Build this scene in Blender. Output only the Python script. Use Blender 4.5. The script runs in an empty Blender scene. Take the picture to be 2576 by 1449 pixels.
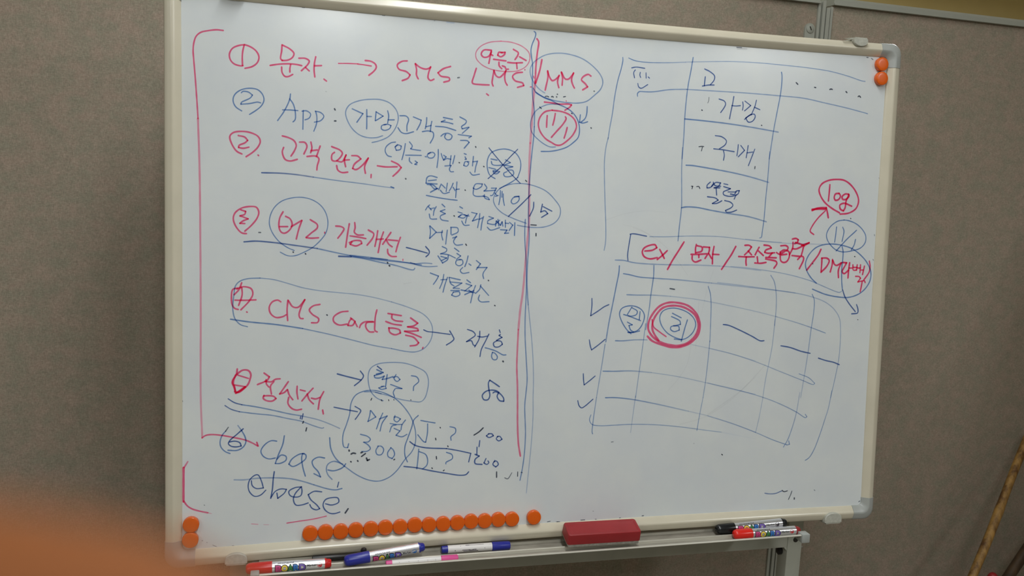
import bpy, bmesh, math, random
from mathutils import Vector, Matrix
random.seed(7)
S = bpy.context.scene
COL = S.collection
PI = math.pi

# ------------------------------------------------------------------ camera
cam = bpy.data.cameras.new('camera')
cam.sensor_width = 36.0
cam.lens = 36.0 * 2200.0 / 2576.0
cam.clip_start = 0.001
cam.clip_end = 50
cam.dof.use_dof = True
cam.dof.focus_distance = 1.34
cam.dof.aperture_fstop = 16.0
camo = bpy.data.objects.new('camera', cam)
COL.objects.link(camo)
CAM_R = Matrix(((0.9684729800, 0.0091193131, 0.2489516521),
                (-0.2448803020, -0.1487043300, 0.9580817606),
                (0.0457572362, -0.9888396535, -0.1417829855)))   # columns: right, down, forward
CAM_P = Vector((0, 0, 1.42))
m = Matrix.Identity(4)
for i in range(3):
    m[i][0] = CAM_R[i][0]; m[i][1] = -CAM_R[i][1]; m[i][2] = -CAM_R[i][2]; m[i][3] = CAM_P[i]
camo.matrix_world = m
S.camera = camo

# ------------------------------------------------------------------ light and exposure
S.view_settings.view_transform = 'Standard'
S.view_settings.look = 'None'
S.view_settings.gamma = 1
S.view_settings.use_curve_mapping = False
S.view_settings.exposure = 0.0
wd = bpy.data.worlds.new('room_air'); S.world = wd; wd.use_nodes = True
wd.node_tree.nodes['Background'].inputs[0].default_value = (0.5, 0.5, 0.45, 1)
wd.node_tree.nodes['Background'].inputs[1].default_value = 0.02
LAMPS = [  # x, y, watts : fluorescent twin-tube fittings in the ceiling
    (0.17, -1.10, 21.0), (2.35, -1.10, 20.0), (-1.90, -1.10, 15.0), (0.35, 0.60, 12.0), (2.4, 3.0, 115.0)]
for (lx, ly, w) in LAMPS:
    for dx in (-0.055, 0.055):
        l = bpy.data.lights.new('tube_light', 'AREA'); l.shape = 'RECTANGLE'
        l.size = 0.035; l.size_y = 1.15; l.energy = w / 2; l.color = (0.96, 0.99, 1.0)
        lo = bpy.data.objects.new('tube_light', l); COL.objects.link(lo)
        lo.location = (lx + dx, ly, 2.535)

# ------------------------------------------------------------------ materials
def M(name, base=(.8, .8, .8), rough=.5, metal=0.0, spec=.5, coat=0.0):
    mt = bpy.data.materials.new(name); mt.use_nodes = True
    b = mt.node_tree.nodes['Principled BSDF']
    b.inputs['Base Color'].default_value = (*base, 1)
    b.inputs['Roughness'].default_value = rough
    b.inputs['Metallic'].default_value = metal
    b.inputs['Specular IOR Level'].default_value = spec
    b.inputs['Coat Weight'].default_value = coat
    b.inputs['Coat Roughness'].default_value = .1
    return mt
def nodes(mt):
    nt = mt.node_tree
    return nt, nt.nodes['Principled BSDF']
def noise(nt, scale, detail=2, stretch=(1, 1, 1), rough=.5):
    tc = nt.nodes.new('ShaderNodeTexCoord'); mp = nt.nodes.new('ShaderNodeMapping')
    nt.links.new(tc.outputs['Object'], mp.inputs[0]); mp.inputs['Scale'].default_value = stretch
    n = nt.nodes.new('ShaderNodeTexNoise'); n.inputs['Scale'].default_value = scale
    n.inputs['Detail'].default_value = detail; n.inputs['Roughness'].default_value = rough
    nt.links.new(mp.outputs[0], n.inputs['Vector'])
    return n.outputs['Fac']
def ramp(nt, fac, a, b, lo=.3, hi=.7):
    r = nt.nodes.new('ShaderNodeValToRGB')
    r.color_ramp.elements[0].position = lo; r.color_ramp.elements[0].color = (*a, 1)
    r.color_ramp.elements[1].position = hi; r.color_ramp.elements[1].color = (*b, 1)
    nt.links.new(fac, r.inputs[0]); return r.outputs[0]
def mix(nt, a, b, fac, mode='MIX'):
    x = nt.nodes.new('ShaderNodeMix'); x.data_type = 'RGBA'; x.blend_type = mode
    if isinstance(fac, float): x.inputs[0].default_value = fac
    else: nt.links.new(fac, x.inputs[0])
    nt.links.new(a, x.inputs[6]); nt.links.new(b, x.inputs[7]); return x.outputs[2]
def bump(nt, b, fac, strength, dist=.001):
    bp = nt.nodes.new('ShaderNodeBump'); bp.inputs['Strength'].default_value = strength
    bp.inputs['Distance'].default_value = dist
    nt.links.new(fac, bp.inputs['Height']); nt.links.new(bp.outputs[0], b.inputs['Normal'])
def noisy(name, a, b, scale, rough=.5, metal=0, spec=.5, detail=3, bmp=0, stretch=(1, 1, 1), lo=.3, hi=.7, coat=0):
    mt = M(name, a, rough, metal, spec, coat); nt, bs = nodes(mt)
    f = noise(nt, scale, detail, stretch)
    nt.links.new(ramp(nt, f, a, b, lo, hi), bs.inputs['Base Color'])
    if bmp: bump(nt, bs, f, bmp)
    return mt

m_fabric = M('partition_fabric', (.27, .23, .18), .95, 0, .1); nt, bs = nodes(m_fabric)
mott = ramp(nt, noise(nt, 28, 4, (1, 1, 1.3), .65), (.310, .283, .215), (.378, .300, .236), .38, .62)
w1 = ramp(nt, noise(nt, 650, 3, (.32, 1, 1.4), .7), (.82, .82, .82), (1.18, 1.18, 1.18), .3, .7)
w2 = ramp(nt, noise(nt, 650, 3, (1.4, 1, .32), .7), (.82, .82, .82), (1.18, 1.18, 1.18), .3, .7)
cc = mix(nt, mix(nt, mott, w1, 1.0, 'MULTIPLY'), w2, 1.0, 'MULTIPLY')
nt.links.new(cc, bs.inputs['Base Color'])
bump(nt, bs, noise(nt, 500, 3, (1, 1, 1), .7), .22, .0006)

m_board = M('whiteboard_enamel', (.80, .84, .83), .30, 0, .5); nt, bs = nodes(m_board)
sm = ramp(nt, noise(nt, 3.2, 5, (1, 1, 1), .6), (.715, .760, .765), (.755, .800, .80), .35, .65)
sm2 = ramp(nt, noise(nt, 9, 4, (1, 1, 1), .6), (.965, .965, .99), (1.02, 1.01, 1.0), .4, .65)
nt.links.new(mix(nt, sm, sm2, 1.0, 'MULTIPLY'), bs.inputs['Base Color'])
rr = nt.nodes.new('ShaderNodeMapRange'); nt.links.new(noise(nt, 7, 4), rr.inputs[0])
rr.inputs['To Min'].default_value = .16; rr.inputs['To Max'].default_value = .22
nt.links.new(rr.outputs[0], bs.inputs['Roughness'])

m_rail = noisy('cream_enamel', (.63, .585, .46), (.68, .63, .50), 14, .20, 0, .5)
m_cap = noisy('grey_plastic', (.36, .38, .36), (.41, .43, .41), 20, .33)
m_back = M('board_backing', (.35, .35, .33), .6)
m_stand = noisy('stand_paint', (.42, .435, .37), (.48, .49, .42), 25, .45)
m_clamp = noisy('clamp_cast', (.43, .43, .37), (.53, .53, .46), 220, .6, bmp=.3)
m_tray = noisy('tray_aluminium', (.52, .50, .43), (.60, .58, .50), 60, .42, .35, stretch=(.05, 1, 1))
m_trayf = noisy('tray_floor_dark', (.28, .26, .215), (.42, .39, .33), 90, .6, .1, stretch=(.3, 1, 1))  # channel floors: darker and more mottled than the tray metal
m_black = M('black_plastic', (.012, .012, .012), .35)
m_rubber = M('dark_rubber', (.02, .018, .012), .7)
m_alu = noisy('partition_trim', (.38, .39, .335), (.44, .45, .39), 12, .5, .1, stretch=(.1, .1, 1))
m_groove = M('trim_groove', (.03, .03, .02), .8)
m_orange = noisy('orange_plastic', (.76, .115, .003), (.82, .130, .005), 30, .26)
m_redplast = noisy('red_plastic', (.30, .016, .020), (.34, .020, .024), 40, .45)
m_redcap = M('red_cap_plastic', (.60, .012, .012), .28)
m_redbright = M('bright_red_cap', (.75, .02, .012), .25)
m_bluecap = M('blue_cap_plastic', (.022, .03, .30), .3)
m_blackcap = M('black_cap_plastic', (.006, .007, .008), .25)
m_pink = M('pink_cap_plastic', (.75, .09, .32), .4)
m_silver = M('silver_barrel', (.72, .72, .74), .26, .75)
m_white = M('white_barrel', (.80, .78, .76), .35)
m_felt = noisy('eraser_felt', (.30, .29, .25), (.45, .43, .38), 260, .95, bmp=.6)
m_steel = M('steel', (.6, .6, .58), .3, .9)
m_skin = noisy('skin', (.315, .108, .033), (.355, .122, .039), 60, .75, 0, .12)
m_sleeve = noisy('sleeve_cloth', (.05, .055, .07), (.08, .085, .10), 300, .9)
m_far = noisy('far_wall_paint', (.50, .40, .17), (.54, .44, .20), 3, .8)
m_paint = noisy('room_paint', (.42, .40, .34), (.46, .44, .38), 3, .8)
m_ceil = noisy('ceiling_tile', (.66, .65, .60), (.74, .73, .68), 90, .9)
m_floor = noisy('floor_vinyl', (.20, .175, .14), (.25, .22, .18), 30, .5)
m_tube = bpy.data.materials.new('lit_tube'); m_tube.use_nodes = True
b_ = m_tube.node_tree.nodes['Principled BSDF']
b_.inputs['Emission Color'].default_value = (1, .985, .93, 1); b_.inputs['Emission Strength'].default_value = 6
m_wood = M('bamboo', (.4, .25, .09), .5); nt, bs = nodes(m_wood)
nt.links.new(ramp(nt, noise(nt, 30, 5, (1.5, 1.5, .12), .65), (.10, .042, .010), (.40, .225, .058), .36, .6), bs.inputs['Base Color'])
m_dkwood = noisy('dark_pole', (.035, .020, .010), (.085, .05, .024), 60, .5, stretch=(1, 1, .15))

# ink: a thin dye film that filters whatever lies under it (light crosses it twice, on the way in and out)
m_ink = bpy.data.materials.new('marker_ink'); m_ink.use_nodes = True
nt = m_ink.node_tree; nt.nodes.clear()
o_ = nt.nodes.new('ShaderNodeOutputMaterial'); t_ = nt.nodes.new('ShaderNodeBsdfTransparent')
a_ = nt.nodes.new('ShaderNodeAttribute'); a_.attribute_name = 'ink'
nt.links.new(a_.outputs['Color'], t_.inputs[0]); nt.links.new(t_.outputs[0], o_.inputs[0])
INK = {'r': (1.0, .40, .56), 'R': (1.0, .29, .46), 'b': (.46, .585, .80), 'n': (.35, .445, .68),
       'k': (.33, .35, .40), 'g': (.80, .80, .81)}

# ------------------------------------------------------------------ mesh helpers
def link(name, me, mat=None, parent=None, smooth=False):
    o = bpy.data.objects.new(name, me); COL.objects.link(o)
    if mat and not me.materials: me.materials.append(mat)
    if parent: o.parent = parent
    if smooth:
        for p in me.polygons: p.use_smooth = True
    return o
def obj(name, bm, mat, parent=None, smooth=False, sharp=40):
    bmesh.ops.recalc_face_normals(bm, faces=bm.faces)
    me = bpy.data.meshes.new(name); bm.to_mesh(me); bm.free()
    if smooth:
        me.materials.append(mat)
        for p in me.polygons: p.use_smooth = True
        me.set_sharp_from_angle(angle=math.radians(sharp))
        return link(name, me, None, parent)
    return link(name, me, mat, parent)
def box(bm, a, b, bev=0):
    x0, y0, z0 = a; x1, y1, z1 = b
    r = bmesh.ops.create_cube(bm, size=1)
    for v in r['verts']:
        v.co = Vector(((x0 + x1) / 2 + v.co.x * (x1 - x0), (y0 + y1) / 2 + v.co.y * (y1 - y0), (z0 + z1) / 2 + v.co.z * (z1 - z0)))
    if bev:
        es = set()
        for v in r['verts']: es.update(v.link_edges)
        bmesh.ops.bevel(bm, geom=list(es), offset=bev, segments=2, affect='EDGES', profile=.5)
def boxo(name, a, b, mat, parent=None, bev=0):
    bm = bmesh.new(); box(bm, a, b, bev); return obj(name, bm, mat, parent, bev > 0)
def lathe(bm, prof, n=28, axis='X', cap=True):
    """prof = [(pos, radius)] around the local X (or Z) axis"""
    rings = []
    for (t, r) in prof:
        ring = []
        for k in range(n):
            a = 2 * PI * k / n
            c, s = math.cos(a) * r, math.sin(a) * r
            ring.append(bm.verts.new((t, c, s) if axis == 'X' else (c, s, t)))
        rings.append(ring)
    for i in range(len(rings) - 1):
        for k in range(n):
            bm.faces.new((rings[i][k], rings[i][(k + 1) % n], rings[i + 1][(k + 1) % n], rings[i + 1][k]))
    if cap:
        bm.faces.new(rings[0]); bm.faces.new(rings[-1])
def tube(bm, pts, rad, n=12):
    pts = [Vector(p) for p in pts]; rings = []
    for i, p in enumerate(pts):
        t = (pts[min(i + 1, len(pts) - 1)] - pts[max(i - 1, 0)]).normalized()
        up = Vector((0, 0, 1)) if abs(t.z) < .9 else Vector((1, 0, 0))
        a = t.cross(up).normalized(); b = t.cross(a)
        r = rad[i] if isinstance(rad, (list, tuple)) else rad
        rings.append([bm.verts.new(p + (a * math.cos(2 * PI * k / n) + b * math.sin(2 * PI * k / n)) * r) for k in range(n)])
    for i in range(len(rings) - 1):
        for k in range(n):
            bm.faces.new((rings[i][k], rings[i][(k + 1) % n], rings[i + 1][(k + 1) % n], rings[i + 1][k]))
    bm.faces.new(rings[0]); bm.faces.new(rings[-1])
def extrude_x(bm, prof, x0, x1):
    """closed (y, z) profile extruded along x"""
    a = [bm.verts.new((x0, y, z)) for y, z in prof]; b = [bm.verts.new((x1, y, z)) for y, z in prof]
    n = len(prof)
    for i in range(n): bm.faces.new((a[i], a[(i + 1) % n], b[(i + 1) % n], b[i]))
    bm.faces.new(a); bm.faces.new(b)
def empty(name, loc=(0, 0, 0)):
    o = bpy.data.objects.new(name, None); COL.objects.link(o); o.location = loc; o.empty_display_size = .05
    return o
def tag(o, label, cat, group=None):
    o['label'] = label; o['category'] = cat
    if group: o['group'] = group
    return o
def struct(o):
    o['kind'] = 'structure'; return o

# ------------------------------------------------------------------ the room
struct(boxo('floor', (-2.7, -3.3, -.05), (5.6, 4.7, 0), m_floor))
struct(boxo('ceiling', (-2.7, -3.3, 2.6), (5.6, 4.7, 2.68), m_ceil))
struct(boxo('wall_left', (-2.8, -3.3, 0), (-2.7, 4.7, 2.6), m_paint))
struct(boxo('wall_right', (5.6, -3.3, 0), (5.7, 4.7, 2.6), m_paint))
struct(boxo('wall_front', (-2.7, -3.4, 0), (5.6, -3.3, 2.6), m_paint))
struct(boxo('wall_far', (-2.7, 4.7, 0), (5.6, 4.8, 2.6), m_far))

# fabric covered partition standing behind the board; local x runs along it, its face is y = 0
part = empty('wall_back', (0, 1.64, 0)); part.rotation_euler = (0, 0, math.radians(2.85)); struct(part)
PX = [(-2.36, -1.20), (-1.16, -.098), (-.062, 1.078), (1.1135, 2.28), (2.32, 3.3)]
for i, (a, b) in enumerate(PX):
    boxo('fabric_panel', (a, .001, .10), (b, .045, 1.7805), m_fabric, part, .002)
    bm = bmesh.new()
    prof = [(-.004, 1.7797), (-.006, 1.7815), (-.006, 1.7905), (-.002, 1.7955), (.04, 1.7975), (.050, 1.7955), (.052, 1.7797)]
    prof2 = [(-.0085, 1.7797), (-.0085, 1.7835), (-.006, 1.7835), (-.006, 1.7797)]
    extrude_x(bm, prof, a - .001, b + .001); extrude_x(bm, prof2, a - .001, b + .001)
    obj('top_rail', bm, m_alu, part)
    bm = bmesh.new(); box(bm, (a, -.004, .015), (b, .05, .10)); obj('kick_plate', bm, m_alu, part)
for x in (-1.18, -.080, 1.0957, 2.30):
    pm = boxo('post_core', (x - .0178, .002, .01), (x + .0178, .045, 1.772), m_groove, part)
    for (a, b, f, zt) in ((-.0182, -.0120, -.003, 1.785), (-.0092, -.0022, -.006, 1.787), (.0012, .0098, -.005, 1.773), (.0125, .0182, -.003, 1.776)):
        boxo('post_strip', (x + a, f, .01), (x + b, .03, zt), m_alu, part)
# unseen side panel, added past the right edge to shade the lower right
shade_wing = empty('wall_shade_wing', (1.93, 1.73, 0)); shade_wing.rotation_euler = (0, 0, math.radians(-87.15)); struct(shade_wing)
boxo('fabric_panel', (.04, .001, .10), (1.60, .045, 1.7805), m_fabric, shade_wing, .002)
boxo('top_rail', (.02, -.006, 1.7797), (1.62, .052, 1.7970), m_alu, shade_wing, .003)
boxo('kick_plate', (.04, -.004, .015), (1.60, .05, .10), m_alu, shade_wing)
boxo('end_post', (1.60, -.004, .01), (1.636, .05, 1.7797), m_alu, shade_wing)
# small lug with a slotted screw on the panel edge
bm = bmesh.new()
c = [(1.0487, 1.695), (1.0487, 1.7265)]
c += [(1.0605 + .0118 * math.cos(a), 1.7265 + .0118 * math.sin(a)) for a in [PI - PI * k / 12 for k in range(1, 12)]]
c += [(1.0723, 1.7265), (1.0735, 1.695)]
fa = [bm.verts.new((x, -.004, z)) for x, z in c]; fb = [bm.verts.new((x, .004, z)) for x, z in c]
bm.faces.new(fa); bm.faces.new(fb)
for i in range(len(c)): bm.faces.new((fa[i], fa[(i + 1) % len(c)], fb[(i + 1) % len(c)], fb[i]))
lug = obj('lug_plate', bm, m_alu, part)
bm = bmesh.new(); lathe(bm, [(-.002, .0088), (.0015, .0088), (.0022, .0078)], 24, 'Z')
for v in bm.verts: v.co = Vector((1.0605 + v.co.x, -.004 - v.co.z, 1.7265 + v.co.y))
obj('screw_head', bm, m_alu, lug, True)
bm = bmesh.new(); box(bm, (-.0011, -.0066, -.0042), (.0011, -.0058, .0042))
bmesh.ops.rotate(bm, verts=bm.verts, cent=(0, 0, 0), matrix=Matrix.Rotation(math.radians(-28), 3, 'Y'))
bmesh.ops.translate(bm, verts=bm.verts, vec=(1.0605, 0, 1.7275)); obj('screw_slot', bm, m_groove, lug)

# ------------------------------------------------------------------ ceiling lights (above and behind the viewer)
WHERE = ['above and behind the viewer', 'toward the right wall', 'toward the left wall', 'nearest the whiteboard', 'beyond the partition']
for (lx, ly, w), where in zip(LAMPS, WHERE):
    t = empty('ceiling_light', (lx, ly, 2.60))
    tag(t, 'white twin-tube fluorescent ceiling fitting ' + where, 'light', 'ceiling fittings')
    bm = bmesh.new(); box(bm, (-.12, -.62, -.028), (.12, .62, 0), .004); obj('housing', bm, m_ceil, t, True)
    for dx in (-.055, .055):
        bm = bmesh.new(); lathe(bm, [(-.59, .0125), (.59, .0125)], 12, 'Z')
        for v in bm.verts: v.co = Vector((v.co.x + dx, v.co.z, v.co.y - .043))
        obj('tube', bm, m_tube, t, True)

# ------------------------------------------------------------------ the whiteboard
ROOT = Vector([0.4281, 1.28588, 0.83327]); BU = Vector([0.999986, -0.0, 0.005252]); BV = Vector([-0.00524, 0.068083, 0.997666]); BN = Vector([-0.000358, -0.99768, 0.068083])
E = {'ti': [0.013459, -0.006861, 0.792977], 'to': [0.012433, -0.008423, 0.816206], 'bi': [-0.014963, -0.00016, 0.012434], 'bo': [-0.017257, 0.000772, -0.010539], 'li': [-0.007462, 0.00943, -0.573568], 'lo': [-0.003193, 0.006405, -0.596538], 'ri': [0.01481, -0.007799, 0.56738], 'ro': [0.003253, 0.003415, 0.589028]}     # board outline, slightly bowed: quadratic coefficients of each inner (i) and outer (o) edge
BM = Matrix.Identity(4)
for i in range(3):
    BM[i][0] = BU[i]; BM[i][1] = BV[i]; BM[i][2] = BN[i]; BM[i][3] = ROOT[i]
board = empty('whiteboard'); board.matrix_world = BM
tag(board, 'large whiteboard with cream frame covered in red and blue Korean handwriting', 'whiteboard')
def P(k, t): a, b, c = E[k]; return a * t * t + b * t + c
# writing surface: grid between the four bowed edges
def surf(s, t):   # s,t in 0..1 -> local x,y ; 2 mm tucked under the frame
    x = -.57 + 1.14 * s; y = .008 + .792 * t
    xl, xr = P('li', y) - .002, P('ri', y) + .002
    yb, yt = P('bi', x) - .002, P('ti', x) + .002
    return xl + (xr - xl) * s, yb + (yt - yb) * t
bm = bmesh.new(); nx, ny = 32, 24
g = [[bm.verts.new((*surf(i / nx, j / ny), 0)) for i in range(nx + 1)] for j in range(ny + 1)]
for j in range(ny):
    for i in range(nx): bm.faces.new((g[j][i], g[j][i + 1], g[j + 1][i + 1], g[j + 1][i]))
ext = bmesh.ops.extrude_face_region(bm, geom=list(bm.faces))
bmesh.ops.translate(bm, verts=[v for v in ext['geom'] if isinstance(v, bmesh.types.BMVert)], vec=(0, 0, -.010))
surface = obj('writing_surface', bm, m_board, board)
surface['label'] = 'glossy white enamel writing surface'
# frame profile from inner (0) to outer (1) edge: (position, height)
FP = [(0, -.004), (0, .0008), (.04, .0020), (.16, .0042), (.30, .0066), (.40, .0081), (.46, .0086), (.52, .0087), (.58, .0083),
      (.75, .0070), (.92, .0055), (.98, .0042), (1.0, .0020), (1.0, -.014)]
CAPLEN = .0385
def rail(key_i, key_o, horiz, a, b):
    bm = bmesh.new(); n = 24; rows = []
    for k in range(n + 1):
        t = a + (b - a) * k / n; i_, o_ = P(key_i, t), P(key_o, t)
        rows.append([bm.verts.new(((t, i_ + (o_ - i_) * s, h) if horiz else (i_ + (o_ - i_) * s, t, h))) for s, h in FP])
    for k in range(n):
        for q in range(len(FP)): bm.faces.new((rows[k][q], rows[k + 1][q], rows[k + 1][(q + 1) % len(FP)], rows[k][(q + 1) % len(FP)]))
    bm.faces.new(rows[0]); bm.faces.new(rows[-1])
    return obj('frame_rail', bm, m_rail, board, True, 50)
xl, xr = P('lo', .4), P('ro', .4)
corners = {}
for nm, (ki, ko, kv, kw) in {'tl': ('ti', 'to', 'li', 'lo'), 'tr': ('ti', 'to', 'ri', 'ro'), 'br': ('bi', 'bo', 'ri', 'ro'), 'bl': ('bi', 'bo', 'li', 'lo')}.items():
    y = .8 if nm[0] == 't' else 0
    for _ in range(4): x = P(kw, y); y = P(ko, x)
    xo, yo = x, y
    y = .8 if nm[0] == 't' else 0
    for _ in range(4): x = P(kv, y); y = P(ki, x)
    corners[nm] = ((xo, yo), (x, y))
C_ = corners
CL = {'tl': .042, 'tr': .040, 'br': .041, 'bl': .042}
CV = {'tl': .028, 'tr': .040, 'br': .0385, 'bl': .040}
rail('ti', 'to', True, C_['tl'][0][0] + CL['tl'] - .006, C_['tr'][0][0] - CL['tr'] + .006)
rail('bi', 'bo', True, C_['bl'][0][0] + CL['bl'] - .006, C_['br'][0][0] - CL['br'] + .006)
rail('li', 'lo', False, C_['bl'][0][1] + CV['bl'] - .006, C_['tl'][0][1] - CV['tl'] + .006)
rail('ri', 'ro', False, C_['br'][0][1] + CV['br'] - .006, C_['tr'][0][1] - CV['tr'] + .006)
for nm in ('tl', 'tr', 'br', 'bl'):
    (xo, yo), (xi, yi) = corners[nm]; sx = -1 if nm[1] == 'l' else 1; sy = 1 if nm[0] == 't' else -1
    ki, ko = ('ti', 'to') if sy > 0 else ('bi', 'bo'); kv, kw = ('li', 'lo') if sx < 0 else ('ri', 'ro')
    xa = xo - sx * CL[nm]; ya = yo - sy * CV[nm]
    def path(X, Y, x0, y0, R):
        pts = [(x0[0], x0[1])]
        for k in range(9):
            a = (PI / 2) * k / 8
            pts.append((X - sx * R + sx * R * math.sin(a), Y - sy * R + sy * R * math.cos(a)))
        pts.append((y0[0], y0[1])); return pts
    inner = path(xi, yi, (xa, P(ki, xa)), (P(kv, ya), ya), .008)
    outer = path(xo, yo, (xa, P(ko, xa)), (P(kw, ya), ya), .019)
    bm = bmesh.new(); rows = []
    for (ix, iy), (ox, oy) in zip(inner, outer):
        dx, dy = ox - ix, oy - iy; L = math.hypot(dx, dy); e = .0006 / L
        rows.append([bm.verts.new((ix + dx * (-e + (1 + 2 * e) * s), iy + dy * (-e + (1 + 2 * e) * s), h + (.0007 if 0 < q < len(FP) - 1 else 0))) for q, (s, h) in enumerate(FP)])
    for k in range(len(rows) - 1):
        for q in range(len(FP)): bm.faces.new((rows[k][q], rows[k + 1][q], rows[k + 1][(q + 1) % len(FP)], rows[k][(q + 1) % len(FP)]))
    bm.faces.new(rows[0]); bm.faces.new(rows[-1])
    o = obj('corner_cap', bm, m_cap, board, True, 50); o['label'] = 'grey plastic corner cap'
bm = bmesh.new(); box(bm, (-.585, -.005, -.0125), (.585, .805, -.0105)); obj('back_sheet', bm, m_back, board)

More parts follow.
